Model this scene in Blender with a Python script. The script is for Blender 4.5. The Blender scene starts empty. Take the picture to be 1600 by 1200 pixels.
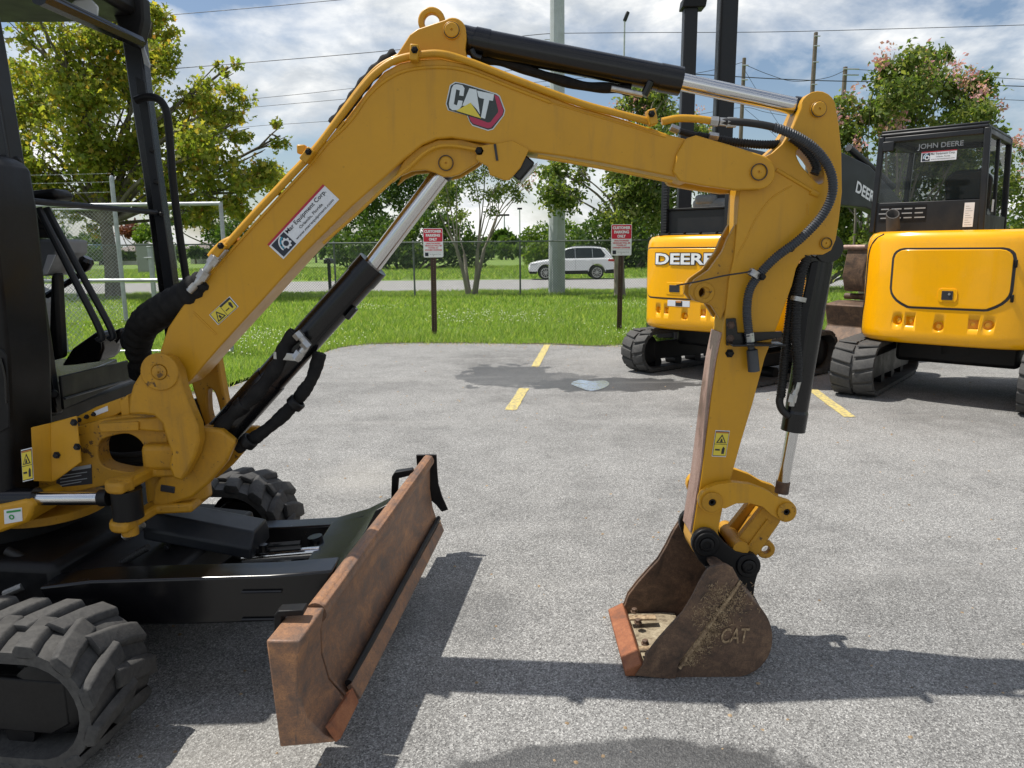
import bpy, bmesh, math, random
import numpy as np
from mathutils import Vector, Matrix
random.seed(7); rng = np.random.default_rng(7)
S = bpy.context.scene
COL = S.collection
R = math.radians

# ------------------------------------------------------------------ camera
FPX, PITCH, ROLL, EYE = 1156.0, R(10.5), R(0.55), 1.55
cp, sp, cr, sr = math.cos(PITCH), math.sin(PITCH), math.cos(ROLL), math.sin(ROLL)
FW = Vector((0, cp, -sp)); UP0 = Vector((0, sp, cp)); RT0 = Vector((1, 0, 0))
RT = RT0 * cr - UP0 * sr; UP = RT0 * sr + UP0 * cr
CAM = Vector((0, 0, EYE))
cd = bpy.data.cameras.new('camera'); cam = bpy.data.objects.new('camera', cd); COL.objects.link(cam)
cd.sensor_width = 36; cd.lens = FPX / 1600 * 36; cd.clip_start = 0.05; cd.clip_end = 3000
mw = Matrix((RT, UP, -FW)).transposed().to_4x4(); mw.translation = CAM
cam.matrix_world = mw
S.camera = cam

# ------------------------------------------------------------------ light, sky, exposure
SUNV = Vector((-0.48, 0.14, 1.0)).normalized()          # towards the sun
sl = bpy.data.lights.new('sun', 'SUN'); sl.energy = 5.0; sl.angle = R(0.6); sl.color = (1.0, 0.955, 0.88)
so = bpy.data.objects.new('sun', sl); COL.objects.link(so)
so.rotation_euler = (-SUNV).to_track_quat('-Z', 'Y').to_euler(); so.location = (-10, 6, 30)
W = bpy.data.worlds.new('World'); S.world = W; W.use_nodes = True
wn = W.node_tree; wn.nodes.clear()
def wnode(t, **k):
    n = wn.nodes.new(t)
    for a, b in k.items(): setattr(n, a, b)
    return n
wo = wnode('ShaderNodeOutputWorld'); bg = wnode('ShaderNodeBackground'); bg.inputs[1].default_value = 0.1
sky = wnode('ShaderNodeTexSky', sky_type='NISHITA', sun_disc=False)
sky.sun_elevation = math.asin(SUNV.z); sky.sun_rotation = math.atan2(SUNV.x, SUNV.y)
sky.air_density = 1.0; sky.dust_density = 1.0; sky.ozone_density = 1.2
tc = wnode('ShaderNodeTexCoord'); 
def wmath(op, a, b=None, clamp=False):
    n = wnode('ShaderNodeMath', operation=op); n.use_clamp = clamp
    for i, v in enumerate((a, b)):
        if v is None: continue
        if isinstance(v, (int, float)): n.inputs[i].default_value = v
        else: wn.links.new(v, n.inputs[i])
    return n.outputs[0]
cmb = wnode('ShaderNodeMapping'); cmb.inputs['Scale'].default_value = (1.0, 1.0, 2.1)   # flattened cumulus
wn.links.new(tc.outputs['Generated'], cmb.inputs[0])
def wnoise(scale, detail, rough, off, dist=0.0):
    mp = wnode('ShaderNodeMapping'); mp.inputs['Location'].default_value = off
    wn.links.new(cmb.outputs[0], mp.inputs[0])
    n = wnode('ShaderNodeTexNoise'); n.inputs['Scale'].default_value = scale; n.inputs['Detail'].default_value = detail
    n.inputs['Roughness'].default_value = rough; n.inputs['Distortion'].default_value = dist
    wn.links.new(mp.outputs[0], n.inputs[0]); return n.outputs[0]
def wramp(v, stops):
    n = wnode('ShaderNodeValToRGB'); wn.links.new(v, n.inputs[0]); e = n.color_ramp.elements
    while len(e) < len(stops): e.new(0.5)
    for i, (p, c) in enumerate(stops): e[i].position = p; e[i].color = (*c, 1)
    return n.outputs[0]
n1 = wnoise(3.2, 9, 0.56, (3.1, 1.7, 0.3), 0.25); n2 = wnoise(5.0, 9, 0.58, (9.4, 2.2, 4), 0.35)
cover = wramp(n1, [(0.44, (0, 0, 0)), (0.60, (1, 1, 1))])
shade = wramp(n2, [(0.28, (3.9, 4.4, 4.9)), (0.44, (6.4, 6.8, 7.2)), (0.56, (10.4, 10.4, 10.2))])
mix = wnode('ShaderNodeMix', data_type='RGBA')
wn.links.new(cover, mix.inputs[0]); wn.links.new(sky.outputs[0], mix.inputs[6]); wn.links.new(shade, mix.inputs[7])
wn.links.new(mix.outputs[2], bg.inputs[0]); wn.links.new(bg.outputs[0], wo.inputs[0])
S.view_settings.view_transform = 'Standard'; S.view_settings.look = 'None'
S.view_settings.exposure = 0.12; S.view_settings.gamma = 1.0
S.render.engine = 'CYCLES'
S.cycles.max_bounces = 8; S.cycles.transparent_max_bounces = 24

# ------------------------------------------------------------------ photo pixel -> place
def ray(x, y): return FW + RT * ((x - 800) / FPX) - UP * ((y - 600) / FPX)
def PY(x, y, Y):                       # on the vertical plane at distance Y
    r = ray(x, y); return CAM + r * (Y / r.y)
def PZ(x, y, z=0.0):                   # on the level plane at height z
    r = ray(x, y); return CAM + r * ((z - EYE) / r.z)
def PXs(pts, Y): return [PY(x, y, Y) for x, y in pts]

# ------------------------------------------------------------------ materials
MATS = {}
class NT:
    def __init__(s, name):
        s.m = bpy.data.materials.new(name); s.m.use_nodes = True; s.t = s.m.node_tree
        s.b = s.t.nodes['Principled BSDF']; s.o = s.t.nodes['Material Output']; MATS[name] = s.m
        s.tc = s.t.nodes.new('ShaderNodeTexCoord')
    def n(s, typ, **k):
        x = s.t.nodes.new(typ)
        for a, b in k.items(): setattr(x, a, b)
        return x
    def l(s, a, b): s.t.links.new(a, b)
    def noise(s, scale, detail=4, rough=0.55, dist=0.0, stretch=None, coord='Object'):
        x = s.n('ShaderNodeTexNoise'); x.inputs['Scale'].default_value = scale; x.inputs['Detail'].default_value = detail
        x.inputs['Roughness'].default_value = rough; x.inputs['Distortion'].default_value = dist
        src = s.tc.outputs[coord]
        if stretch:
            mp = s.n('ShaderNodeMapping'); mp.inputs['Scale'].default_value = stretch; s.l(src, mp.inputs[0]); src = mp.outputs[0]
        s.l(src, x.inputs[0]); return x.outputs[0]
    def vor(s, scale, feature='F1', out=0):
        x = s.n('ShaderNodeTexVoronoi', feature=feature); x.inputs['Scale'].default_value = scale
        s.l(s.tc.outputs['Object'], x.inputs[0]); return x.outputs[out]
    def ramp(s, v, stops):
        x = s.n('ShaderNodeValToRGB'); s.l(v, x.inputs[0]); e = x.color_ramp.elements
        while len(e) < len(stops): e.new(0.5)
        for i, (p, c) in enumerate(stops):
            if not isinstance(c, tuple): c = (c, c, c)
            e[i].position = p; e[i].color = (*c, 1)
        return x.outputs[0]
    def mix(s, f, a, b, mode='MIX'):
        x = s.n('ShaderNodeMix', data_type='RGBA', blend_type=mode)
        for i, v in ((0, f), (6, a), (7, b)):
            if isinstance(v, (int, float)): x.inputs[i].default_value = v
            elif isinstance(v, tuple): x.inputs[i].default_value = (*v, 1)
            else: s.l(v, x.inputs[i])
        return x.outputs[2]
    def math(s, op, a, b=0.0, clamp=False):
        x = s.n('ShaderNodeMath', operation=op); x.use_clamp = clamp
        for i, v in enumerate((a, b)):
            if isinstance(v, (int, float)): x.inputs[i].default_value = v
            else: s.l(v, x.inputs[i])
        return x.outputs[0]
    def bump(s, h, strength, dist):
        x = s.n('ShaderNodeBump'); x.inputs['Strength'].default_value = strength; x.inputs['Distance'].default_value = dist
        s.l(h, x.inputs['Height']); s.l(x.outputs[0], s.b.inputs['Normal'])
    def set(s, **k):
        nm = dict(col='Base Color', rough='Roughness', metal='Metallic', spec='Specular IOR Level', coat='Coat Weight', trans='Transmission Weight', alpha='Alpha')
        for a, v in k.items():
            i = s.b.inputs[nm[a]]
            if isinstance(v, (int, float)): i.default_value = v
            elif isinstance(v, tuple): i.default_value = (*v, 1)
            else: s.l(v, i)
        return s
    def isl(s):
        g = s.n('ShaderNodeNewGeometry'); return g.outputs['Random Per Island']

def paint(name, col, dirt, rough=0.4, amt=0.25, scale=6, coat=0.0, peel=0.0, metal=0.0, spec=0.5, chips=None, streak=0.0):
    t = NT(name); d = t.noise(scale, 7, 0.62, 0.3); f = t.noise(scale * 9, 4, 0.6)
    fac = t.ramp(t.math('MULTIPLY', t.math('ADD', d, t.math('MULTIPLY', f, 0.35)), 0.75), [(0.42, 0.0), (0.75, amt)])
    c = t.mix(fac, col, dirt)
    if chips:
        ch = t.ramp(t.math('ADD', t.noise(scale * 4, 8, 0.7), t.math('MULTIPLY', t.noise(scale * 0.6, 3), 0.35)), [(0.80, 0.0), (0.84, 1.0)])
        c = t.mix(ch, c, chips)
    if streak:
        sk = t.ramp(t.noise(7, 7, 0.65, 0.3, (3.0, 3.0, 0.35)), [(0.54, 0.0), (0.72, streak)]); c = t.mix(sk, c, dirt)
        gr_ = t.ramp(t.noise(34, 6, 0.75), [(0.63, 0.0), (0.70, streak)]); c = t.mix(gr_, c, (dirt[0] * .4, dirt[1] * .4, dirt[2] * .4))
    t.set(col=c, metal=metal, coat=coat, spec=spec, rough=t.ramp(d, [(0.3, rough * 0.8), (0.75, min(1, rough * 1.35))]))
    if peel: t.bump(t.noise(scale * 30, 2), peel, 0.002)
    return t.m
paint('cat_yellow', (0.56, 0.282, 0.013), (0.33, 0.18, 0.035), 0.40, 0.25, 5, 0.10, 0.06, spec=0.35, streak=0.40)
paint('cat_yellow_cast', (0.48, 0.24, 0.014), (0.22, 0.12, 0.03), 0.46, 0.5, 9, 0.0, 0.35, spec=0.35, streak=0.5, chips=(0.10, 0.055, 0.02))
paint('deere_yellow', (0.90, 0.42, 0.002), (0.55, 0.28, 0.02), 0.22, 0.22, 5, 0.35, 0.02, spec=0.35, streak=0.14)
paint('black_paint', (0.004, 0.004, 0.005), (0.012, 0.012, 0.012), 0.22, 0.4, 7, 0.0, 0.03, spec=0.45)
paint('black_dusty', (0.005, 0.005, 0.006), (0.026, 0.025, 0.024), 0.45, 0.5, 8, 0.0, 0.12, spec=0.25)
paint('dark_grey', (0.014, 0.016, 0.020), (0.035, 0.035, 0.034), 0.42, 0.5, 5, 0.0, 0.05, spec=0.3)
paint('hose_black', (0.008, 0.008, 0.009), (0.035, 0.033, 0.03), 0.6, 0.6, 20)
paint('sleeve_fabric', (0.010, 0.010, 0.011), (0.04, 0.038, 0.036), 0.85, 0.6, 30, 0, 0.6, spec=0.2)
paint('hose_grey', (0.035, 0.04, 0.05), (0.09, 0.09, 0.09), 0.5, 0.5, 25)
paint('steel_zinc', (0.50, 0.50, 0.49), (0.20, 0.18, 0.15), 0.35, 0.7, 25, metal=0.85)
paint('galvanised', (0.42, 0.44, 0.46), (0.25, 0.26, 0.27), 0.5, 0.7, 8, metal=0.45)
paint('fence_steel', (0.17, 0.185, 0.185), (0.10, 0.11, 0.11), 0.6, 0.7, 5, metal=0.3)
paint('sign_white', (0.86, 0.86, 0.86), (0.6, 0.6, 0.6), 0.4, 0.15, 8)
paint('sign_red', (0.66, 0.018, 0.05), (0.5, 0.03, 0.05), 0.4, 0.2, 8)
t = NT('edge_soil'); t.set(col=t.ramp(t.noise(22, 7, 0.7), [(0.35, (0.035, 0.028, 0.02)), (0.6, (0.10, 0.078, 0.05)), (0.75, (0.20, 0.17, 0.11))]), rough=0.95)
paint('pole_grey', (0.45, 0.48, 0.50), (0.32, 0.34, 0.35), 0.6, 0.7, 3, metal=0.15)
paint('white_paint', (0.86, 0.87, 0.88), (0.45, 0.44, 0.42), 0.25, 0.12, 3, 0.5)
paint('sticker_white', (0.70, 0.72, 0.76), (0.5, 0.5, 0.5), 0.3, 0.2, 12)
paint('sticker_red', (0.42, 0.012, 0.035), (0.3, 0.05, 0.05), 0.35, 0.2, 12)
paint('sticker_navy', (0.012, 0.018, 0.035), (0.03, 0.03, 0.05), 0.35, 0.2, 12)
paint('sticker_cyan', (0.03, 0.30, 0.45), (0.05, 0.2, 0.3), 0.35, 0.2, 12)
paint('sticker_yellow', (0.70, 0.56, 0.05), (0.4, 0.33, 0.1), 0.4, 0.25, 20)
paint('logo_pink', (0.40, 0.02, 0.07), (0.3, 0.04, 0.07), 0.3, 0.2, 20)
paint('logo_white', (0.62, 0.68, 0.70), (0.5, 0.5, 0.5), 0.3, 0.2, 20)
paint('logo_black', (0.018, 0.028, 0.028), (0.03, 0.03, 0.03), 0.3, 0.2, 20)
paint('ink', (0.02, 0.02, 0.025), (0.03, 0.03, 0.03), 0.5, 0.2, 20)
paint('ink_grey', (0.30, 0.32, 0.34), (0.2, 0.2, 0.2), 0.5, 0.2, 20)
paint('green_ink', (0.02, 0.28, 0.06), (0.02, 0.2, 0.05), 0.5, 0.2, 20)
paint('tyre', (0.012, 0.012, 0.012), (0.04, 0.038, 0.035), 0.75, 0.5, 12)
paint('alloy', (0.55, 0.56, 0.57), (0.3, 0.3, 0.3), 0.3, 0.3, 10, metal=0.9)
paint('seat_grey', (0.22, 0.23, 0.24), (0.12, 0.12, 0.12), 0.6, 0.4, 10)
paint('orange_decal', (0.55, 0.20, 0.03), (0.4, 0.2, 0.05), 0.4, 0.2, 12)
paint('tail_red', (0.45, 0.02, 0.02), (0.3, 0.03, 0.03), 0.15, 0.1, 12, 0.5)
paint('teal_paint', (0.02, 0.16, 0.22), (0.05, 0.1, 0.12), 0.4, 0.3, 3)
paint('box_grey', (0.30, 0.31, 0.30), (0.2, 0.2, 0.19), 0.6, 0.4, 5)
paint('far_wall', (0.62, 0.60, 0.56), (0.45, 0.43, 0.4), 0.8, 0.3, 1)
paint('far_roof', (0.20, 0.17, 0.15), (0.12, 0.11, 0.10), 0.8, 0.3, 1)
paint('wood_pole', (0.17, 0.135, 0.105), (0.08, 0.065, 0.05), 0.85, 0.8, 4, 0, 0.5)
paint('rusty_post', (0.075, 0.05, 0.04), (0.14, 0.075, 0.04), 0.75, 0.7, 18, 0, 0.3)
paint('exhaust_steel', (0.055, 0.048, 0.043), (0.03, 0.027, 0.025), 0.6, 0.6, 20)
paint('wire_black', (0.02, 0.02, 0.022), (0.03, 0.03, 0.03), 0.6, 0.2, 4)

t = NT('rubber'); d = t.noise(9, 7, 0.65); f = t.noise(60, 5, 0.65)
t.set(col=t.mix(t.ramp(t.math('ADD', t.math('MULTIPLY', d, 0.6), t.math('MULTIPLY', f, 0.4)), [(0.30, 0.0), (0.75, 1.0)]), (0.026, 0.026, 0.027), (0.105, 0.102, 0.096)), rough=0.72, spec=0.35)
t.bump(t.math('ADD', f, t.math('MULTIPLY', t.noise(140, 3), 0.5)), 0.5, 0.003)

def rust(name, dark, mid, hot, scale, rough=0.7, thr=0.0, streak=(1, 1, 1), wd=0.10, scrape=0.0):
    t = NT(name); a = t.noise(scale, 9, 0.68, 0.6, streak); b = t.noise(scale * 6, 6, 0.7, 0.2, streak); g = t.noise(scale * 30, 4, 0.7)
    c1 = t.ramp(t.math('ADD', t.math('MULTIPLY', a, 0.7), t.math('MULTIPLY', b, 0.3)), [(0.50 - wd + thr, dark), (0.50 + thr, mid), (0.50 + wd * 1.15 + thr, hot)])
    c2 = t.mix(t.ramp(g, [(0.40, 0.0), (0.75, 0.6)]), c1, (dark[0] * 0.6, dark[1] * 0.6, dark[2] * 0.6))
    if scrape:
        for st_, am in (((14, 14, 1.6), scrape), ((2.0, 2.5, 22), scrape * .6)):
            sc_ = t.ramp(t.noise(5, 6, 0.7, 0.15, st_), [(0.58, 0.0), (0.68, am)]); c2 = t.mix(sc_, c2, (dark[0] * .8, dark[1] * .85, dark[2] * .9))
    t.set(col=c2, rough=t.ramp(b, [(0.3, rough * 0.75), (0.7, rough)]), metal=0.15)
    t.bump(t.math('ADD', b, t.math('MULTIPLY', g, 0.7)), 0.45, 0.003); return t.m
rust('rust_blade', (0.090, 0.080, 0.074), (0.27, 0.145, 0.085), (0.56, 0.27, 0.115), 8.0, 0.6, -0.01, (1.0, 0.7, 1.3), 0.17, 0.55)
rust('rust_bucket', (0.050, 0.034, 0.026), (0.135, 0.082, 0.053), (0.26, 0.16, 0.095), 9, 0.7, 0, (1, 1, 1), 0.13, 0.4)
rust('rust_edge', (0.19, 0.075, 0.038), (0.30, 0.105, 0.045), (0.40, 0.16, 0.07), 9, 0.8)
rust('rust_worn', (0.16, 0.10, 0.075), (0.36, 0.23, 0.19), (0.46, 0.33, 0.28), 6, 0.55, 0, (1, 1, 0.35))
rust('mud_dry', (0.15, 0.115, 0.075), (0.34, 0.28, 0.19), (0.52, 0.45, 0.32), 14, 0.9)
rust('dirt_straw', (0.13, 0.085, 0.05), (0.36, 0.255, 0.15), (0.58, 0.44, 0.27), 40, 0.95)

t = NT('chrome'); t.set(col=(0.62, 0.62, 0.62), metal=1.0, rough=t.ramp(t.noise(30, 3, 0.5, 0, (1, 1, 1)), [(0.3, 0.12), (0.7, 0.22)]))
t = NT('glass_dark'); t.set(col=(0.02, 0.028, 0.028), rough=0.02, spec=0.5, alpha=0.34)
t = NT('glass_car'); t.set(col=(0.012, 0.015, 0.017), rough=0.05, spec=0.7)
t = NT('lens_clear'); t.set(col=(0.6, 0.62, 0.64), rough=0.1, spec=0.8)

# asphalt: worn light aggregate, stains and damp patches with their own outlines
t = NT('asphalt')
st = t.vor(175, 'F1', 1); bw = t.n('ShaderNodeRGBToBW'); t.l(st, bw.inputs[0]); stn = bw.outputs[0]
st2 = t.vor(330, 'F1', 1); bw2 = t.n('ShaderNodeRGBToBW'); t.l(st2, bw2.inputs[0])
gr = t.math('ADD', t.math('MULTIPLY', stn, 0.55), t.math('MULTIPLY', bw2.outputs[0], 0.45))
gcol = t.ramp(gr, [(0.20, (0.078, 0.077, 0.076)), (0.40, (0.180, 0.178, 0.172)), (0.62, (0.272, 0.270, 0.261)), (0.85, (0.54, 0.535, 0.515))])
big = t.noise(0.55, 6, 0.6, 0.4); mid = t.noise(3.2, 6, 0.65, 0.3)
tone = t.ramp(t.math('ADD', t.math('MULTIPLY', big, 0.6), t.math('MULTIPLY', mid, 0.4)), [(0.35, 0.66), (0.52, 1.0), (0.68, 1.20)])
c = t.mix(1.0, gcol, tone, 'MULTIPLY')
def blob(cx, cy, rx, ry, soft, warp=0.55, ws=1.6):
    mp = t.n('ShaderNodeMapping'); mp.inputs['Location'].default_value = (-cx / rx, -cy / ry, 0); mp.inputs['Scale'].default_value = (1 / rx, 1 / ry, 0)
    t.l(t.tc.outputs['Object'], mp.inputs[0])
    ln = t.n('ShaderNodeVectorMath', operation='LENGTH'); t.l(mp.outputs[0], ln.inputs[0])
    v = t.math('ADD', ln.outputs['Value'], t.math('MULTIPLY', t.math('SUBTRACT', t.noise(ws, 7, 0.62, 0.2), 0.5), warp * 2))
    return t.ramp(v, [(max(0.0, 1 - soft), 1.0), (1.0, 0.0)])
DAMP = [(-0.05, 8.95, 0.62, 0.85, 0.12, 0.95, 3.6), (1.15, 8.30, 1.05, 0.46, 0.12, 0.75, 4.2), (0.55, 8.75, 0.5, 0.35, 0.2, 0.8, 4.0),
        (0.35, 1.93, 0.62, 0.20, 0.13, 0.5, 3.2), (-0.25, 2.98, 0.42, 0.3, 0.5, 0.6, 3.0), (1.7, 3.9, 0.3, 0.13, 0.9, 0.7, 4.0), (3.0, 7.0, 0.3, .2, .8, .8, 3.)]
dm = None
for i, b in enumerate(DAMP):
    v = blob(*b); v = t.math('MULTIPLY', v, (.85, 1.0, 0.7, 0.95, 0.38, 0.3, 0.4)[i]); dm = v if dm is None else t.math('MAXIMUM', dm, v)
c = t.mix(t.math('MULTIPLY', dm, 0.78), c, (0.035, 0.036, 0.038))
oil = t.ramp(t.noise(1.1, 8, 0.7, 0.8), [(0.62, 0.0), (0.74, 0.30)]); c = t.mix(oil, c, (0.06, 0.06, 0.06))
drag = t.ramp(t.noise(1.6, 6, 0.6, 0.2, (0.16, 1.5, 1)), [(0.56, 0.0), (0.72, 0.22)]); c = t.mix(drag, c, (0.40, 0.39, 0.37))
scuff = blob(-1.05, 4.9, 0.35, 0.55, 0.8, 0.9, 3.0); c = t.mix(t.math('MULTIPLY', scuff, 0.30), c, (0.42, 0.40, 0.36))
scuff2 = blob(-1.0, 2.02, 0.55, 0.3, 0.9, 0.8, 4.0); c = t.mix(t.math('MULTIPLY', scuff2, 0.25), c, (0.42, 0.40, 0.36))
t.set(col=c, rough=t.ramp(dm, [(0.0, 0.86), (1.0, 0.42)]), spec=0.35)
t.bump(t.math('ADD', t.vor(175), t.math('MULTIPLY', t.noise(60, 4), 0.6)), 0.5, 0.005)

t = NT('road_asphalt'); t.set(col=t.ramp(t.noise(2.0, 8, 0.6), [(0.3, (0.24, 0.235, 0.23)), (0.7, (0.34, 0.335, 0.32))]), rough=0.9)
t = NT('line_yellow'); a = t.noise(26, 8, 0.7); t.set(col=t.mix(t.ramp(a, [(0.42, 0.0), (0.64, 1.0)]), (0.62, 0.50, 0.16), (0.24, 0.22, 0.16)), rough=0.8)
t.bump(t.vor(115), 0.4, 0.004)
t = NT('water_bright_reflect'); t.set(col=(0.62, 0.66, 0.70), rough=0.03, spec=1.0, metal=0.6); t.bump(t.noise(9, 2, 0.5), 0.12, 0.02)  # puddle water; sky brightness put into a pale, partly metallic base colour
t = NT('soil_grass'); t.set(col=t.ramp(t.noise(0.7, 8, 0.65), [(0.3, (0.10, 0.17, 0.025)), (0.55, (0.16, 0.25, 0.04)), (0.75, (0.24, 0.30, 0.07))]), rough=0.95)
t.bump(t.noise(18, 5), 0.6, 0.05)
def leafmat(name, stops, trl=0.35, rough=0.5):
    t = NT(name); c = t.ramp(t.isl(), stops); t.set(col=c, rough=rough, spec=0.3)
    tr = t.n('ShaderNodeBsdfTranslucent'); t.l(t.mix(1.0, c, (1.5, 1.6, 0.7), 'MULTIPLY'), tr.inputs[0])
    mx = t.n('ShaderNodeMixShader'); mx.inputs[0].default_value = trl; t.l(t.b.outputs[0], mx.inputs[1]); t.l(tr.outputs[0], mx.inputs[2]); t.l(mx.outputs[0], t.o.inputs[0])
    return t.m
leafmat('grass_blade', [(0.0, (0.12, 0.20, 0.035)), (0.5, (0.22, 0.32, 0.07)), (0.85, (0.31, 0.39, 0.11)), (1.0, (0.42, 0.42, 0.19))], 0.5, 0.55)
leafmat('clover_white', [(0.0, (0.5, 0.52, 0.45)), (1.0, (0.7, 0.7, 0.66))], 0.2)
leafmat('leaf_sycamore', [(0.0, (0.13, 0.18, 0.035)), (0.45, (0.26, 0.29, 0.055)), (0.82, (0.38, 0.36, 0.07)), (0.97, (0.42, 0.29, 0.06)), (1.0, (0.36, 0.17, 0.05))], 0.55, 0.42)
leafmat('leaf_crape', [(0.0, (0.075, 0.12, 0.032)), (0.6, (0.15, 0.205, 0.05)), (1.0, (0.30, 0.31, 0.10))], 0.45, 0.38)
leafmat('leaf_dark', [(0.0, (0.035, 0.07, 0.018)), (0.6, (0.07, 0.125, 0.028)), (1.0, (0.14, 0.19, 0.05))], 0.4, 0.4)
leafmat('leaf_bright', [(0.0, (0.07, 0.13, 0.02)), (0.6, (0.13, 0.20, 0.03)), (1.0, (0.22, 0.28, 0.06))], 0.45, 0.4)
leafmat('leaf_red', [(0.0, (0.13, 0.04, 0.03)), (1.0, (0.22, 0.08, 0.05))], 0.3)
leafmat('blossom_pink', [(0.0, (0.50, 0.22, 0.25)), (1.0, (0.66, 0.42, 0.42))], 0.3)
t = NT('bark'); a = t.noise(5, 8, 0.65, 0.3, (1, 1, 0.35)); t.set(col=t.ramp(a, [(0.35, (0.075, 0.06, 0.048)), (0.65, (0.19, 0.165, 0.14))]), rough=0.9); t.bump(a, 0.6, 0.02)
t = NT('bark_pale'); a = t.noise(6, 7, 0.6, 0.2, (1, 1, 0.3)); t.set(col=t.ramp(a, [(0.35, (0.15, 0.125, 0.10)), (0.65, (0.33, 0.29, 0.24))]), rough=0.85); t.bump(a, 0.4, 0.01)

# ------------------------------------------------------------------ mesh helpers
class MB:
    def __init__(s): s.v = []; s.f = []
    def add(s, vs, fs):
        o = len(s.v); s.v += [tuple(p) for p in vs]; s.f += [tuple(i + o for i in f) for f in fs]; return s
    def box(s, c, d, rot=None):
        hx, hy, hz = d[0] / 2, d[1] / 2, d[2] / 2
        vs = [Vector((a * hx, b * hy, e * hz)) for a in (-1, 1) for b in (-1, 1) for e in (-1, 1)]
        if rot is not None: vs = [rot @ p for p in vs]
        c = Vector(c)
        return s.add([p + c for p in vs], [(0, 1, 3, 2), (4, 6, 7, 5), (0, 4, 5, 1), (2, 3, 7, 6), (0, 2, 6, 4), (1, 5, 7, 3)])
    def prism(s, pts, off):            # closed outline + extrusion vector
        pts = [Vector(p) for p in pts]; off = Vector(off); n = len(pts)
        nrm = Vector((0, 0, 0))
        for i in range(n): nrm += pts[i].cross(pts[(i + 1) % n])
        if nrm.dot(off) > 0: pts = pts[::-1]
        return s.add(pts + [p + off for p in pts], [tuple(range(n)), tuple(range(2 * n - 1, n - 1, -1))] + [(i + n, (i + 1) % n + n, (i + 1) % n, i) for i in range(n)])
    def tube(s, path, r, seg=10, caps=True):
        path = [Vector(p) for p in path]; n = len(path)
        rs = r if isinstance(r, (list, tuple)) else [r] * n
        tan = [(path[min(i + 1, n - 1)] - path[max(i - 1, 0)]).normalized() for i in range(n)]
        a = Vector((0, 0, 1)) if abs(tan[0].z) < 0.9 else Vector((1, 0, 0))
        u = tan[0].cross(a).normalized(); vs = []
        for i in range(n):
            u = (u - tan[i] * u.dot(tan[i])).normalized(); w = tan[i].cross(u)
            for k in range(seg):
                an = 2 * math.pi * k / seg; vs.append(path[i] + (u * math.cos(an) + w * math.sin(an)) * rs[i])
        fs = [(i * seg + k, i * seg + (k + 1) % seg, (i + 1) * seg + (k + 1) % seg, (i + 1) * seg + k) for i in range(n - 1) for k in range(seg)]
        if caps: fs += [tuple(range(seg))[::-1], tuple((n - 1) * seg + k for k in range(seg))]
        return s.add(vs, fs)
    def ring(s, c, axis, ro, ri, h, seg=24):     # washer / ring of depth h along axis, centred
        axis = Vector(axis).normalized(); a = Vector((0, 0, 1)) if abs(axis.z) < 0.9 else Vector((1, 0, 0))
        u = axis.cross(a).normalized(); w = axis.cross(u); c = Vector(c); vs = []
        for k in range(seg):
            an = 2 * math.pi * k / seg; d = u * math.cos(an) + w * math.sin(an)
            vs += [c + d * ro - axis * h / 2, c + d * ro + axis * h / 2, c + d * ri + axis * h / 2, c + d * ri - axis * h / 2]
        fs = []
        for k in range(seg):
            p, q = k * 4, ((k + 1) % seg) * 4
            fs += [(p + j, p + (j + 1) % 4, q + (j + 1) % 4, q + j) for j in range(4)]
        return s.add(vs, fs)
    def lathe(s, c, axis, prof, seg=24):         # prof: (distance along axis, radius)
        axis = Vector(axis).normalized(); c = Vector(c)
        return s.tube_prof([c + axis * a for a, _ in prof], [b for _, b in prof], axis, seg)
    def tube_prof(s, pts, rs, axis, seg):
        a = Vector((0, 0, 1)) if abs(axis.z) < 0.9 else Vector((1, 0, 0))
        u = axis.cross(a).normalized(); w = axis.cross(u); n = len(pts); vs = []
        for p, r in zip(pts, rs):
            for k in range(seg):
                an = 2 * math.pi * k / seg; vs.append(p + (u * math.cos(an) + w * math.sin(an)) * r)
        fs = [(i * seg + k, i * seg + (k + 1) % seg, (i + 1) * seg + (k + 1) % seg, (i + 1) * seg + k) for i in range(n - 1) for k in range(seg)]
        fs += [tuple(range(seg))[::-1], tuple((n - 1) * seg + k for k in range(seg))]
        return s.add(vs, fs)
    def build(s, name, mat, parent=None, bevel=0.0, smooth=True, xf=None, segs=2, ang=35):
        me = bpy.data.meshes.new(name)
        vs = [tuple(xf(Vector(p))) for p in s.v] if xf else s.v
        me.from_pydata(vs, [], s.f); me.update()
        b = bmesh.new(); b.from_mesh(me); bmesh.ops.recalc_face_normals(b, faces=b.faces); b.to_mesh(me); b.free()
        return obj(name, me, mat, parent, bevel, smooth, segs, ang)
def obj(name, me, mat, parent=None, bevel=0.0, smooth=True, segs=2, ang=35):
    me.materials.clear(); me.materials.append(MATS[mat])
    if smooth: me.shade_smooth(); me.set_sharp_from_angle(angle=R(ang))
    o = bpy.data.objects.new(name, me); COL.objects.link(o); par(o, parent)
    if bevel:
        m = o.modifiers.new('bevel', 'BEVEL'); m.width = bevel; m.segments = segs; m.limit_method = 'ANGLE'; m.angle_limit = R(40); m.harden_normals = False
    return o
def par(o, parent):
    if parent is not None:
        o.parent = parent
        if parent.get('_w'): o.matrix_parent_inverse = Matrix.Translation(-parent.location)
def tag(o, label, cat, group=None, kind=None):
    if label: o['label'] = label
    if cat: o['category'] = cat
    if group: o['group'] = group
    if kind: o['kind'] = kind
    return o
def root(name, loc, label, cat, group=None, rotz=None):
    o = bpy.data.objects.new(name, None); COL.objects.link(o); o.location = loc; o.empty_display_size = 0.1
    if rotz is None: o['_w'] = 1       # parts are given in place coordinates
    else: o.rotation_euler = (0, 0, rotz)
    return tag(o, label, cat, group)
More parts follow.
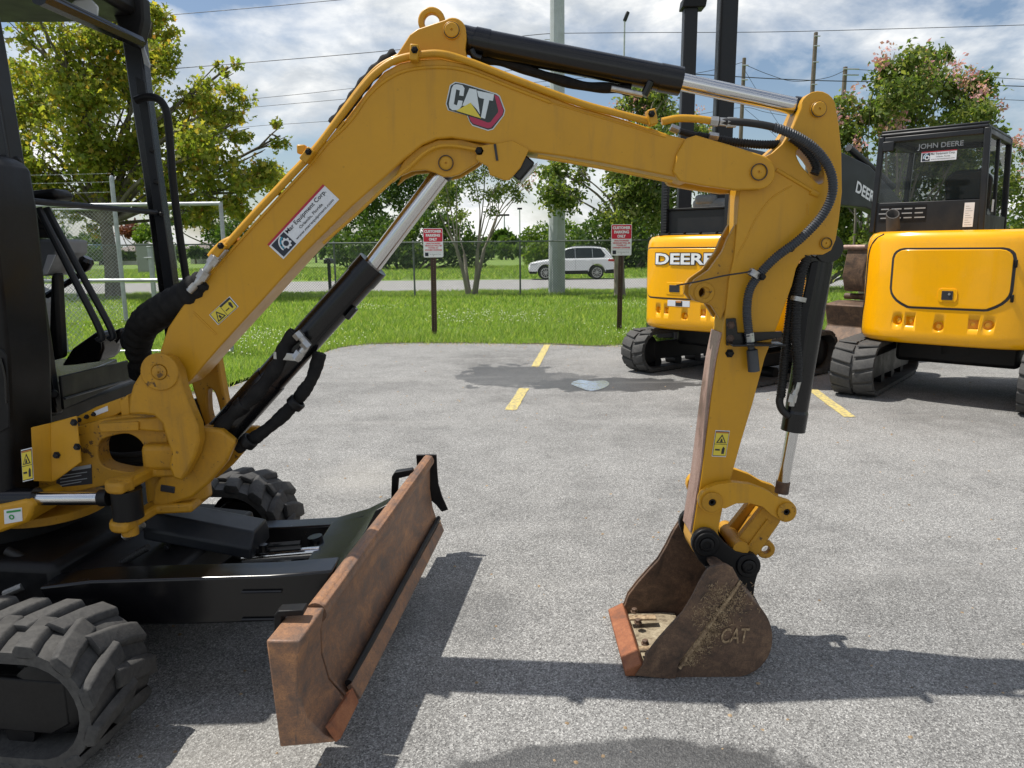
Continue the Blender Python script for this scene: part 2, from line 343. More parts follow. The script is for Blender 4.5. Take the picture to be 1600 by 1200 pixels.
def lp(a, b, f): return Vector(a) * (1 - f) + Vector(b) * f
def spline(pts, n=8):                  # Catmull-Rom
    P = [Vector(p) for p in pts]; P = [P[0] * 2 - P[1]] + P + [P[-1] * 2 - P[-2]]; out = []
    for i in range(1, len(P) - 2):
        for k in range(n):
            f = k / n; a, b, c, d = P[i - 1:i + 3]
            out.append(0.5 * ((2 * b) + (c - a) * f + (2 * a - 5 * b + 4 * c - d) * f * f + (3 * b - a - 3 * c + d) * f ** 3))
    return out + [P[-2]]
def smooth2(pts, n=4):                 # closed smooth outline in pixels
    L = len(pts); out = []
    for i in range(L):
        a, b, c, d = [Vector((*pts[(i + j) % L], 0)) for j in (-1, 0, 1, 2)]
        for k in range(n):
            f = k / n; q = 0.5 * ((2 * b) + (c - a) * f + (2 * a - 5 * b + 4 * c - d) * f * f + (3 * b - a - 3 * c + d) * f ** 3); out.append((q.x, q.y))
    return out
def arc(cx, cy, r, a0, a1, n=10):      # pixel arc, degrees, y down
    return [(cx + r * math.cos(R(a0 + (a1 - a0) * k / n)), cy + r * math.sin(R(a0 + (a1 - a0) * k / n))) for k in range(n + 1)]
def plate(name, px, Y0, Y1, mat, parent, bevel=0.003, YP=None, **k):   # outline seen at YP (default near face), slab Y0..Y1
    YP = Y0 if YP is None else YP
    pts = [PY(x, y, YP) for x, y in px]; pts = [Vector((p.x, Y0, p.z)) for p in pts]
    return MB().prism(pts, (0, Y1 - Y0, 0)).build(name, mat, parent, bevel, **k)
def ribbed(path, r, pitch=0.009, depth=0.16, seg=12):
    path = [Vector(p) for p in path]; L = [0]
    for a, b in zip(path, path[1:]): L.append(L[-1] + (b - a).length)
    n = max(4, int(L[-1] / pitch) * 4); pts = []; rs = []; j = 0
    for i in range(n + 1):
        s = L[-1] * i / n
        while j < len(L) - 2 and L[j + 1] < s: j += 1
        f = (s - L[j]) / max(1e-9, L[j + 1] - L[j]); pts.append(path[j].lerp(path[j + 1], f)); rs.append(r * (1 - (depth if i % 4 in (2, 3) else 0)))
    return MB().tube(pts, rs, seg)
# text outlines, made once while the scene is still light
TXT = {}
def text_mesh(s, bold=0.0):
    key = (s, bold)
    if key not in TXT:
        cu = bpy.data.curves.new('t', 'FONT'); cu.body = s; cu.offset = bold; cu.resolution_u = 3
        o = bpy.data.objects.new('t', cu); COL.objects.link(o); dg = bpy.context.evaluated_depsgraph_get()
        me = bpy.data.meshes.new_from_object(o.evaluated_get(dg)); v = [tuple(x.co) for x in me.vertices]; f = [tuple(p.vertices) for p in me.polygons]
        bpy.data.objects.remove(o); bpy.data.curves.remove(cu); bpy.data.meshes.remove(me)
        xs = [p[0] for p in v]; ys = [p[1] for p in v]
        TXT[key] = ([((p[0] - min(xs)) / (max(xs) - min(xs)), (p[1] - min(ys)) / (max(ys) - min(ys))) for p in v], f)
    return TXT[key]
def lettering(name, s, o, u, v, mat, parent, lift, bold=0.0, slant=0.0, fn=None):   # fills the parallelogram o, o+u, o+v
    vs, fs = text_mesh(s, bold); o, u, v = Vector(o), Vector(u), Vector(v); n = u.cross(v).normalized() * lift
    m = MB()
    m.add([(fn(a + slant * b, b) if fn else o + u * (a + slant * b) + v * b + n) for a, b in vs], fs)
    me = bpy.data.meshes.new(name); me.from_pydata(m.v, [], m.f); me.update()
    return obj(name, me, mat, parent, smooth=False)
# ================================================================== the setting
def sheet(name, pts, z, mat, kind='structure', thick=0.0):
    m = MB(); P = [(p[0], p[1], z) for p in pts]
    m.add(P, [tuple(range(len(P)))])
    if thick:
        n = len(P); m.add([(p[0], p[1], z) for p in pts] + [(p[0], p[1], z - thick) for p in pts], [(i, (i + 1) % n, (i + 1) % n + n, i + n) for i in range(n)])
    me = bpy.data.meshes.new(name); me.from_pydata(m.v, [], m.f); me.update()
    b = bmesh.new(); b.from_mesh(me); bmesh.ops.remove_doubles(b, verts=b.verts, dist=1e-5); bmesh.ops.recalc_face_normals(b, faces=b.faces)
    for f in b.faces:
        if abs(f.normal.z) > 0.9 and f.normal.z < 0: f.normal_flip()
    b.to_mesh(me); b.free()
    o = obj(name, me, mat, smooth=False); o['kind'] = kind; return o
GZ = -0.035
sheet('ground', [(-900, -60), (900, -60), (900, 1500), (-900, 1500)], GZ, 'soil_grass')
edge_px = [(1500, 520), (1100, 533), (1010, 537), (940, 541), (860, 538), (700, 536), (600, 537), (555, 539), (520, 546), (490, 556), (440, 573), (395, 590), (345, 610)]
edge = [PZ(*p) for p in edge_px]; edge = [Vector((24, 11.3, 0))] + [e for e in edge if e.x < 8] + [Vector((-5.2, 7.0, 0)), Vector((-9, 5.6, 0)), Vector((-30, 1.0, 0))]
E2 = []
for a, b in zip(edge, edge[1:]):
    n = max(1, int((b - a).length / 0.18))
    for k in range(n): E2.append(lp(a, b, k / n) + Vector((random.uniform(-.03, .03), random.uniform(-.045, .045), 0)))
E2.append(edge[-1])
LOT = [(p.x, p.y) for p in E2] + [(-30, -30), (24, -30)]
sheet('parking_lot', LOT, 0.0, 'asphalt', thick=0.08)
sheet('road', [(-300, 28.0), (300, 26.4), (300, 35.4), (-300, 37.4)], GZ + 0.012, 'road_asphalt')
SO = [(p.x, p.y - random.uniform(-.01, .05)) for p in E2] + [(p.x, p.y + random.uniform(.05, .16)) for p in E2[::-1]]
sheet('soil_edge', SO, 0.004, 'edge_soil')
def edge_y(x):
    best = None
    for a, b in zip(edge, edge[1:]):
        if min(a.x, b.x) <= x <= max(a.x, b.x) and abs(a.x - b.x) > 1e-6:
            y = a.y + (b.y - a.y) * (x - a.x) / (b.x - a.x); best = y if best is None else max(best, y)
    return best if best is not None else 99
def stripe(p0, p1, w):
    a, b = PZ(*p0), PZ(*p1); d = (b - a).normalized(); n = Vector((-d.y, d.x, 0)) * w / 2
    pts = []; k = 14
    for i in range(k + 1): q = lp(a, b, i / k) + n * random.uniform(0.88, 1.06); pts.append((q.x, q.y))
    for i in range(k, -1, -1): q = lp(a, b, i / k) - n * random.uniform(0.88, 1.06); pts.append((q.x, q.y))
    return sheet('parking_line', pts, 0.004, 'line_yellow')
stripe((855, 539), (836, 573), 0.105); stripe((819, 607), (798, 641), 0.115)
stripe((1328, 652), (1268, 608), 0.11)
# standing water in the damp hollow
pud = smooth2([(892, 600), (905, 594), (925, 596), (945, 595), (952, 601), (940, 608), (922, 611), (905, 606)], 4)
o = sheet('puddle', [tuple(PZ(x, y)[:2]) for x, y in pud], 0.004, 'water_bright_reflect'); 

# ------------------------------------------------------------------ grass, clover
def tri_mesh(name, V, F, mat, kind='stuff', parent=None, label=None):
    me = bpy.data.meshes.new(name); nv, nf, k = len(V), len(F), F.shape[1]
    me.vertices.add(nv); me.vertices.foreach_set('co', V.astype(np.float32).ravel())
    me.loops.add(nf * k); me.loops.foreach_set('vertex_index', F.astype(np.int32).ravel())
    me.polygons.add(nf); me.polygons.foreach_set('loop_start', np.arange(0, nf * k, k, dtype=np.int32)); me.polygons.foreach_set('loop_total', np.full(nf, k, dtype=np.int32))
    me.update(calc_edges=True); me.validate()
    o = obj(name, me, mat, parent, smooth=False)
    if kind: o['kind'] = kind
    return o
EX = np.array([p.x for p in edge]); EY = np.array([p.y for p in edge]); oi = np.argsort(EX)
def ey(x): return np.interp(x, EX[oi], EY[oi])
def scatter(y0, y1, dens, x0=None, x1=None):
    n = int((y1 - y0) * 2 * (0.78 * y1 + 2.5) * dens); y = rng.uniform(y0, y1, n); x = rng.uniform(-1, 1, n) * (0.78 * y1 + 2.5)
    k = (np.abs(x) < 0.78 * y + 2.5) & (y > ey(x) + rng.normal(0, .09, n) - 0.04); return x[k], y[k]
def blades(name, y0, y1, dens, h0, h1, w, mat='grass_blade'):
    x, y = scatter(y0, y1, dens); n = len(x); a = rng.uniform(0, 2 * np.pi, n)
    pn = 0.65 + 0.7 * (0.5 + 0.5 * np.sin(x * 1.7 + 1.3 * np.sin(y * 1.1)) * np.sin(y * 1.9 + np.sin(x * .8)))
    h = rng.uniform(h0, h1, n) * pn; ww = rng.uniform(.6, 1.3, n) * w; lx = rng.normal(0, .55, n) * h; ly = rng.normal(0, .55, n) * h
    V = np.zeros((n, 3, 3)); V[:, 0] = np.c_[x - np.cos(a) * ww, y - np.sin(a) * ww, np.full(n, GZ)]; V[:, 1] = np.c_[x + np.cos(a) * ww, y + np.sin(a) * ww, np.full(n, GZ)]
    V[:, 2] = np.c_[x + lx, y + ly, GZ + h]
    return V
G1 = blades('g', 7.0, 13.5, 1500, .05, .13, .007); G2 = blades('g', 13.5, 19, 650, .06, .13, .011); G3 = blades('g', 19, 27.2, 260, .06, .14, .018); G4 = blades('g', 37.6, 62, 34, .08, .2, .05)
V = np.concatenate([G1, G2, G3, G4]).reshape(-1, 3)
tag(tri_mesh('grass', V, np.arange(len(V)).reshape(-1, 3), 'grass_blade'), 'mown green grass verge between the parking lot and the road', 'grass')
x, y = scatter(9, 20, 45); k = (np.sin(x * .9 + 2) * np.sin(y * .8 + 1.0) + rng.normal(0, .25, len(x))) > 0.45; x, y = x[k], y[k]; n = len(x)
s_ = rng.uniform(.008, .016, n); z = GZ + rng.uniform(.06, .13, n)
V = np.stack([np.c_[x - s_, y, z], np.c_[x, y - s_, z + .006], np.c_[x + s_, y, z], np.c_[x, y + s_, z + .012]], 1).reshape(-1, 3)
tag(tri_mesh('clover_flowers', V, np.arange(len(V)).reshape(-1, 4), 'clover_white'), 'tiny white clover flowers dotted over the mown verge', 'clover')
# loose stones and dry bits on the asphalt
V = []; F = []
def stone(cx, cy, r, flat=.6):
    o_ = len(V); q = [random.uniform(.7, 1.2) for _ in range(8)]
    for k in range(5): a = 2 * math.pi * k / 5; V.append((cx + r * q[k] * math.cos(a), cy + r * q[k] * math.sin(a), .0))
    for k in range(3): a = 2 * math.pi * k / 3 + .4; V.append((cx + r * .5 * q[5 + k] * math.cos(a), cy + r * .5 * q[5 + k] * math.sin(a), r * flat * q[k]))
    F.extend([(o_, o_ + 1, o_ + 5), (o_ + 1, o_ + 6, o_ + 5), (o_ + 1, o_ + 2, o_ + 6), (o_ + 2, o_ + 3, o_ + 6), (o_ + 3, o_ + 7, o_ + 6), (o_ + 3, o_ + 4, o_ + 7), (o_ + 4, o_, o_ + 7), (o_, o_ + 5, o_ + 7), (o_ + 5, o_ + 6, o_ + 7)])
for _ in range(420):
    y = random.uniform(1.5, 11.5); x = random.uniform(-.8, .8) * y
    if y < edge_y(x) - .1: stone(x, y, random.uniform(.003, .008) * (1 + y * .08))
for _ in range(900):
    x = random.uniform(-6, 9); y = edge_y(x) - abs(random.gauss(0, .22)) - .02
    if y < 20: stone(x, y, random.uniform(.006, .016), .4)
tag(tri_mesh('loose_grit', np.array(V), np.array(F), 'dirt_straw'), 'small loose stones and dry clippings scattered on the asphalt', 'grit')
# ------------------------------------------------------------------ chain-link fences
def link_mesh(m, p0, p1, z0, z1, pitch, r):
    p0, p1 = Vector(p0), Vector(p1); d = (p1 - p0); L = d.length; d.normalize(); nrm = Vector((-d.y, d.x, 0)); h = z1 - z0
    vs = []; fs = []
    def seg(s0, za, s1, zb):
        a = p0 + d * s0; a.z = za; b = p0 + d * s1; b.z = zb; t_ = (b - a).normalized(); w = t_.cross(nrm).normalized(); o = len(vs)
        offs = [nrm * r, w * r * .87 - nrm * r * .5, -w * r * .87 - nrm * r * .5]
        vs.extend([a + q for q in offs] + [b + q for q in offs]); fs.extend([(o, o + 1, o + 4, o + 3), (o + 1, o + 2, o + 5, o + 4), (o + 2, o, o + 3, o + 5)])
    k = -int(h / pitch) - 1
    while k * pitch < L:
        s0 = k * pitch; s1 = s0 + h
        for up in (0, 1):
            a, b = max(s0, 0), min(s1, L)
            if b > a:
                za, zb = (z0 + (a - s0), z0 + (b - s0)) if up else (z1 - (a - s0), z1 - (b - s0))
                seg(a, za, b, zb)
        k += 1
    m.add(vs, fs)
fr = root('chain_link_fence', (0.3, 24.0, GZ), 'long grey chain-link fence with steel posts running in front of the road', 'fence')
FY = 24.0
m = MB(); link_mesh(m, (-16, FY, 0), (18, FY, 0), 0.02, 1.70, 0.085, 0.0040); m.build('wire_mesh', 'fence_steel', fr, smooth=False)
for px in (120, 258, 395, 525, 648, 813, 1012, 1180, 1330, 1480):
    b = PY(px, 460, FY); MB().lathe((b.x, FY + .045, GZ - .1), (0, 0, 1), [(0, .03), (1.86, .03), (1.89, .034), (1.92, .018)], 10).build('fence_post', 'fence_steel', fr)
MB().tube([(-16, FY, 1.72), (18, FY, 1.72)], .021, 8).build('top_rail', 'fence_steel', fr)
MB().tube([(-16, FY, .03), (18, FY, .03)], .004, 6).build('bottom_wire', 'fence_steel', fr)
# tall fence with barbed wire, left
f2 = root('barbed_wire_fence', PZ(198, 506, GZ), 'tall chain-link fence topped with barbed wire beside the open yard gate', 'fence')
TP = PZ(198, 506, GZ); TPY = TP.y; ttop = PY(168, 266, TPY).z
MB().lathe((TP.x, TP.y, GZ - .1), (0, 0, 1), [(0, .045), (ttop - .05, .045), (ttop, .04), (ttop + .03, .02)], 12).build('fence_post', 'galvanised', f2)
L2 = Vector((-14, 15.6, 0))
MB().lathe((L2.x, L2.y, GZ - .1), (0, 0, 1), [(0, .045), (ttop, .045)], 12).build('fence_post', 'galvanised', f2)
m = MB(); link_mesh(m, (TP.x - .05, TP.y, 0), L2, 0.05, 2.42, 0.08, .0030); m.build('wire_mesh', 'galvanised', f2, smooth=False)
for yy in (271, 284, 300):
    z = PY(170, yy, TPY).z; a = Vector((TP.x, TP.y, z)); b = Vector((L2.x, L2.y, z)); w = MB().tube([lp(a, b, k / 10) - Vector((0, 0, .05 * math.sin(math.pi * k / 10))) for k in range(11)], .003, 5)
    for k in range(1, 60): q = lp(a, b, k / 60); w.box(q - Vector((0, 0, .05 * math.sin(math.pi * k / 60))), (.004, .004, .035), Matrix.Rotation(k, 3, 'X'))
    w.build('barbed_strand', 'galvanised', f2)
MB().tube([(TP.x, TP.y, 2.42), (L2.x, L2.y, 2.42)], .02, 8).build('top_rail', 'galvanised', f2)
p = PZ(243, 482, GZ); g3 = root('gate_post', p, 'short square galvanised gate post standing behind the yard gate', 'post')
MB().box((p.x, p.y, .75), (.10, .10, 1.75)).build('post', 'galvanised', g3, .006); MB().box((p.x, p.y, 1.645), (.13, .13, .03)).build('post_cap', 'galvanised', g3, .008)
MB().box((p.x - .02, p.y - .07, 1.35), (.26, .03, .035)).build('latch_bar', 'galvanised', g3, .006)
# swing gate frame
gy0 = 11.25
gt = root('yard_gate', PZ(362, 552, GZ), 'galvanised tube yard gate with chain-link infill standing open on the grass', 'gate')
xr_t, xr_b = PY(344, 316, gy0), PY(363, 551, gy0); xl = -9.2
for nm, yy in (('top_rail', 318), ('mid_rail', 437), ('bottom_rail', 549)):
    b = PY(350, yy, gy0); MB().tube([(xl, gy0 + .25, b.z), (xr_b.x, gy0, b.z)], .028, 10).build(nm, 'galvanised', gt)
for x0, dy in ((xr_b.x, 0), (xl + 2.3, .14), (xl, .25)): MB().tube([(x0, gy0 + dy, 0.02), (x0, gy0 + dy, xr_t.z)], .03, 10).build('upright', 'galvanised', gt)
m = MB(); link_mesh(m, (xl, gy0 + .25, 0), (xl + 2.6, gy0 + .14, 0), .06, 2.2, .085, .0034); m.build('wire_mesh', 'galvanised', gt, smooth=False)

# ------------------------------------------------------------------ poles and wires
def pole(name, label, px, Ytop, Y, r0, r1, mat, group=None, seg=12, fl=True, smooth=True):
    top = PY(px[0], px[1], Y); x = top.x
    if len(px) > 2: x = PY(px[2], px[3], Y).x
    rt = root(name, (x, Y, GZ), label, 'utility pole' if 'util' in name or 'wood' in name or 'steel' in name else 'light pole', group)
    h = top.z if Ytop is None else Ytop
    MB().lathe((x, Y, GZ - .3), (0, 0, 1), [(0, r0), (h + .3, r1), (h + .33, r1 * .5)], seg).build('shaft', mat, rt, smooth=smooth)
    return rt, x, h
rt, sx, sh = pole('steel_utility_pole', 'thick grey many-sided steel utility pole rising out of the fence line', (873, 0, 870, 440), 13.5, 25.1, .285, .20, 'pole_grey', seg=12, smooth=False)
for z in (7.6, 5.2, 3.4): MB().ring((sx, 25.1, z), (0, 0, 1), .262, .235, .07, 12).build('band', 'steel_zinc', rt)
for z in (8.0, 6.6): MB().tube([(sx - .24, 25.05, z), (sx - .40, 25.05, z)], .012, 6).build('step_bolt', 'steel_zinc', rt)
MB().box((sx + .05, 24.86, 1.35), (.25, .02, .35)).build('tag_plate', 'galvanised', rt, .004)
rt, wx1, wh1 = pole('wooden_utility_pole', 'weathered wooden pole with a bundle of service wires tied near its top', (1163, 90), None, 55, .17, .13, 'wood_pole', 'wooden poles along the far street')
for z in (.55, 1.5, 2.2): MB().tube([(wx1 - .2, 54.8, wh1 - z), (wx1 + .25, 54.8, wh1 - z)], .05, 6).build('insulator', 'galvanised', rt)
rt, wx2, wh2 = pole('wooden_utility_pole', 'tallest wooden pole with small insulators and no crossarm', (1275, 50), None, 52, .19, .13, 'wood_pole', 'wooden poles along the far street')
for z in (.3, .9, 1.9, 3.3, 4.2): MB().tube([(wx2 - .16, 51.8, wh2 - z), (wx2 + .22, 51.8, wh2 - z)], .04, 6).build('insulator', 'galvanised', rt)
rt, wx3, wh3 = pole('wooden_utility_pole', 'wooden pole standing just above the pink flowering tree', (1321, 104), None, 56, .19, .15, 'wood_pole', 'wooden poles along the far street')
for z in (.2, .6): MB().tube([(wx3 - .2, 55.8, wh3 - z), (wx3 + .9, 55.8, wh3 - z - .02)], .05, 6).build('insulator', 'galvanised', rt)
rt, lx, lh = pole('street_light_pole', 'slim tall pole with a single slanted lamp head', (976, 32), None, 75, .12, .08, 'pole_grey')
MB().box((lx + .15, 75, lh + .35), (.35, .4, .9), Matrix.Rotation(R(22), 3, 'Y')).build('lamp_head', 'dark_grey', rt, .1)
for i, (a, b, lb) in enumerate((((788, 336), 120, 'thin twin-headed field light mast beyond the trees'), ((812, 326), 125, 'thin single field light mast beyond the trees'))):
    rt, fx, fh = pole('field_light_mast', lb, a, None, b, .13, .09, 'pole_grey')
    MB().box((fx, b, fh), (1.6 if i == 0 else .8, .3, .3)).build('lamp_bar', 'dark_grey', rt, .05)
def wire(label, pts, Y, r=.012, ext=True):
    P = [PY(x, y, Y if not isinstance(Y, list) else Y[i]) for i, (x, y) in enumerate(pts)]
    if ext:
        P = [P[0] + (P[0] - P[1]).normalized() * 14] + P + [P[-1] + (P[-1] - P[-2]).normalized() * 14]
    o = MB().tube(spline(P, 6), r, 5).build('power_line', 'wire_black'); tag(o, label, 'power line', 'overhead wires'); return o
wire('thin overhead wire crossing above the broad leafy tree', [(0, 45), (140, 33), (270, 23), (400, 12), (540, -1)], 27, .011)
wire('overhead wire fixed to the steel pole below the lift eye', [(275, 107), (400, 97), (620, 78), (820, 56), (868, 52)], 25.1, .011, False)
wire('overhead wire running from the steel pole over both tall mast posts', [(878, 52), (1000, 51), (1200, 50), (1400, 45), (1600, 39), (1750, 34)], 25.1, .010, False)
wire('upper of the close pair of far wires beside the leafy tree', [(300, 165), (400, 154), (480, 146), (560, 137)], 40, .012)
wire('lower of the close pair of far wires beside the leafy tree', [(300, 176), (400, 167), (480, 160), (548, 154)], 40, .012)
wire('lowest far wire behind the boom', [(300, 208), (400, 197), (460, 193), (520, 189)], 44, .012)
wire('thick black cable sagging slightly past the wooden poles', [(1020, 113), (1085, 116), (1250, 125), (1420, 129), (1600, 135)], 50, .03)
wire('drooping service wire strung between two wooden poles', [(1166, 102), (1200, 116), (1240, 127), (1290, 122), (1321, 110)], 55, .02, False)
wire('service wire rising to the bundled wooden pole', [(1040, 122), (1085, 115), (1130, 106), (1161, 97)], 55, .02, False)
wire('upper guy wire slanting down from the bundled wooden pole', [(1165, 112), (1185, 145), (1235, 222)], 55, .014, False)
wire('lower guy wire slanting down from the bundled wooden pole', [(1164, 170), (1190, 192), (1240, 240)], 55, .014, False)
wire('lower service wire behind the stick', [(1085, 180), (1160, 168), (1200, 176), (1280, 190)], 55, .016, False)
wire('upper wire leaving past the pink flowering tree', [(1325, 108), (1400, 112), (1500, 118), (1600, 124), (1700, 128)], 56, .02, False)
wire('lower wire leaving past the pink flowering tree', [(1500, 150), (1560, 155), (1600, 157), (1700, 161)], 56, .02, False)
# ------------------------------------------------------------------ trees
LOB = np.array([(0, 0), (.34, .06), (.20, .26), (.52, .46), (.24, .56), (.10, .98), (-.12, .58), (-.50, .50), (-.20, .28), (-.32, .08)])
RHO = np.array([(0, 0), (.28, .45), (0, 1), (-.28, .45)])
def leaf_cloud(name, P, size, mat, parent, lobed=False, droop=0.3):
    n = len(P); T = LOB if lobed else RHO; k = len(T)
    a = rng.normal(0, 1, (n, 3)); a[:, 2] -= droop; a /= np.linalg.norm(a, axis=1)[:, None]
    b = rng.normal(0, 1, (n, 3)); b -= a * (a * b).sum(1)[:, None]; b /= np.linalg.norm(b, axis=1)[:, None]; c = np.cross(a, b)
    s = size * rng.uniform(.55, 1.25, n)
    V = P[:, None, :] + (b[:, None, :] * T[None, :, 0, None] + a[:, None, :] * T[None, :, 1, None] + c[:, None, :] * (np.abs(T[None, :, 0, None]) * .45)) * s[:, None, None]
    return tri_mesh(name, V.reshape(-1, 3), np.arange(n * k).reshape(n, k), mat, None, parent)
def tree(name, label, base, blobs, n, size, leaf, bark='bark', trunk=.2, fork=2.0, stems=1, lobed=False, clump=.30, group=None, blossom=None, sub=3, bare=(), cl=7, lean=0.0):
    base = Vector(base); rt = root(name, base, label, 'tree', group)
    fk = []
    tr = MB()
    for s in range(stems):
        a = 2 * math.pi * s / stems + .5; sp_ = 0.0 if stems == 1 else .12
        b0 = base + Vector((math.cos(a) * sp_, math.sin(a) * sp_, -.1)); f_ = base + Vector((math.cos(a) * sp_ * 4.2 + lean, math.sin(a) * sp_ * 4.2, fork * random.uniform(.9, 1.15)))
        mid = lp(b0, f_, .5) + Vector((random.uniform(-.05, .05), 0, 0)); r_ = trunk / (stems ** .5)
        tr.tube(spline([b0, lp(b0, mid, .2), mid, f_], 4), [r_ * (1.35 if i == 0 else 1.0 - .35 * i / 12) for i in range(13)], 9); fk.append((f_, r_ * .62))
    tr.build('trunk', bark, rt, ang=80)
    br = MB(); ends = []
    for c, r in blobs:
        f_, fr_ = min(fk, key=lambda q: (q[0] - c).length); d = (c - f_).length
        mid = lp(f_, c, .45) + Vector((random.uniform(-1, 1), random.uniform(-1, 1), random.uniform(.1, .9))) * d * .10
        q = max(.012, min(fr_ * .6, .021 * d)); pts = spline([f_, mid, c], 5); br.tube(pts, [q * (1 - .75 * i / (len(pts) - 1)) for i in range(len(pts))], 6, False); ends.append((c, r, q))
        for _ in range(sub):
            e = c + Vector((random.gauss(0, 1), random.gauss(0, 1), random.gauss(.2, 1))).normalized() * r * random.uniform(.6, .98); st_ = lp(mid, c, random.uniform(.3, 1))
            mm = lp(st_, e, .5) + Vector((0, 0, .08 * r)); br.tube([st_, mm, e], [q * .35, q * .25, q * .08 + .003], 5, False)
    for c, e in bare:
        br.tube(spline([c, lp(c, e, .5) + Vector((.1, 0, .2)), e], 4), [.05, .046, .042, .038, .03, .025, .02, .015, .008], 5, False)
    br.build('branches', bark, rt, ang=80)
    w = np.array([r ** 2.2 for _, r in blobs]); w = w / w.sum(); P = []
    for (c, r), ww in zip(blobs, w):
        k = max(3, int(cl * (r ** 1.2))); m_ = int(n * ww) + 1
        cc = rng.normal(0, 1, (k, 3)); cc /= np.linalg.norm(cc, axis=1)[:, None]; cc *= (rng.uniform(.15, 1, (k, 1)) ** .5) * r * .92
        P.append(np.array(c) + cc[rng.integers(0, k, m_)] + rng.normal(0, 1, (m_, 3)) * np.array([1, 1, .8]) * r * clump)
    P = np.concatenate(P); P = P[P[:, 2] > GZ + .08]
    leaf_cloud('crown', P, size, leaf, rt, lobed)
    if blossom:
        Q = []
        for c, r in blossom:
            k = max(3, int(7 * r)); cc = np.array(c) + rng.normal(0, 1, (k, 3)) * r * .5
            for q in cc: Q.append(q + rng.normal(0, 1, (30, 3)) * np.array([.07, .07, .11]) * (1 + .3 * r))
        leaf_cloud('blossom', np.concatenate(Q), .085, 'blossom_pink', rt)
    return rt
def B(lst, Y, dy=1.0): return [(PY(x, y, yy), r / FPX * yy * .98) for x, y, r in lst for yy in (Y + random.uniform(-dy, dy),)]
# broad leafy tree behind the canopy
b1 = PZ(178, 466, GZ); Y1 = b1.y
tree('sycamore_tree', 'broad tree with large yellow-green leaves behind the excavator canopy', b1,
     B([(60, 130, 62), (130, 95, 66), (205, 60, 60), (120, 190, 74), (55, 240, 58), (195, 165, 70), (240, 100, 42), (300, 185, 52), (357, 105, 17), (330, 235, 58), (395, 262, 46), (438, 212, 20), (385, 300, 42), (285, 270, 58),
        (185, 270, 62), (95, 300, 54), (425, 285, 26), (238, 35, 34), (20, 190, 44), (30, 300, 50), (145, 15, 60), (345, 160, 40), (248, 205, 50), (-60, 150, 80), (-50, 260, 70), (60, 30, 50), (150, 330, 40), (300, 330, 36), (230, 320, 40), (370, 190, 30), (355, 340, 26)], Y1, 1.5),
     38000, .18, 'leaf_sycamore', trunk=.30, fork=2.6, lobed=True, clump=.21, sub=4, cl=9, bare=[(PY(75, 90, Y1), PY(8, 22, Y1)), (PY(78, 75, Y1), PY(45, 25, Y1)), (PY(72, 85, Y1), PY(-10, 60, Y1))])
b2 = PZ(737, 461, GZ); Y2 = b2.y
tree('crape_myrtle', 'open multi-stemmed small tree in front of the fence between the two parking signs', b2,
     B([(700, 300, 26), (740, 275, 34), (780, 290, 26), (808, 305, 16), (722, 335, 18), (790, 258, 30), (692, 265, 22), (760, 235, 34), (822, 290, 10), (715, 240, 28), (770, 320, 20), (675, 300, 14), (835, 258, 12)], Y2, .7),
     4300, .125, 'leaf_crape', 'bark_pale', .17, 1.5, 4, clump=.26, sub=4, cl=11, blossom=B([(760, 235, 14), (825, 290, 10)], Y2, .3))
b3 = PZ(969, 464, GZ); Y3 = b3.y
tree('crape_myrtle', 'tall pink-flowering tree with thick grey trunk behind the parking sign by the steel pole', b3,
     B([(880, 300, 40), (985, 290, 44), (1000, 225, 46), (1035, 185, 40), (1080, 205, 34), (1005, 330, 36), (900, 265, 30), (1110, 220, 22), (985, 165, 24), (958, 258, 26), (1000, 290, 40), (1040, 330, 44), (865, 262, 22), (1030, 280, 40), (960, 345, 30), (1020, 140, 20), (1085, 280, 40), (1000, 165, 26), (1040, 150, 20)], Y3, 1.1),
     19000, .16, 'leaf_crape', 'bark_pale', .21, 2.0, 1, clump=.25, sub=4, cl=11, blossom=B([(1000, 165, 26), (1040, 150, 22), (1085, 190, 22), (960, 165, 20), (1110, 215, 14), (1020, 190, 20), (930, 185, 18)], Y3, .6))
tree('crape_myrtle', 'large pink-flowering tree behind the glazed cab of the bigger yellow excavator', (7.6, 15.5, GZ),
     B([(1340, 185, 42), (1400, 135, 50), (1452, 118, 40), (1500, 150, 42), (1540, 190, 30), (1350, 265, 46), (1328, 345, 38), (1390, 98, 18), (1420, 220, 60), (1500, 225, 56), (1440, 300, 60), (1510, 310, 50), (1360, 400, 40), (1320, 230, 34), (1560, 240, 22), (1400, 370, 50), (1480, 90, 16), (1330, 410, 34), (1520, 130, 22), (1300, 300, 40), (1290, 380, 36)], 15.5, 1.0),
     34000, .115, 'leaf_crape', 'bark_pale', .2, 1.3, 5, clump=.24, sub=4, cl=13, blossom=B([(1385, 98, 16), (1440, 100, 18), (1370, 190, 16), (1395, 165, 14), (1330, 150, 16), (1320, 195, 14), (1480, 105, 18), (1530, 150, 14), (1400, 215, 14), (1345, 230, 12), (1560, 165, 8), (1510, 120, 12), (1420, 130, 12)], 15.0, .7))
tree('crape_myrtle', 'pink-flowering tree showing beyond the right edge of the glazed cab', (13.2, 17.5, GZ),
     B([(1600, 250, 30), (1640, 280, 50), (1590, 300, 30), (1620, 350, 40), (1690, 260, 60), (1585, 225, 10)], 17.5, .8), 5000, .12, 'leaf_crape', 'bark_pale', .16, 1.3, 4, clump=.25, sub=3, cl=11, blossom=B([(1597, 220, 10), (1620, 245, 16)], 17, .3))
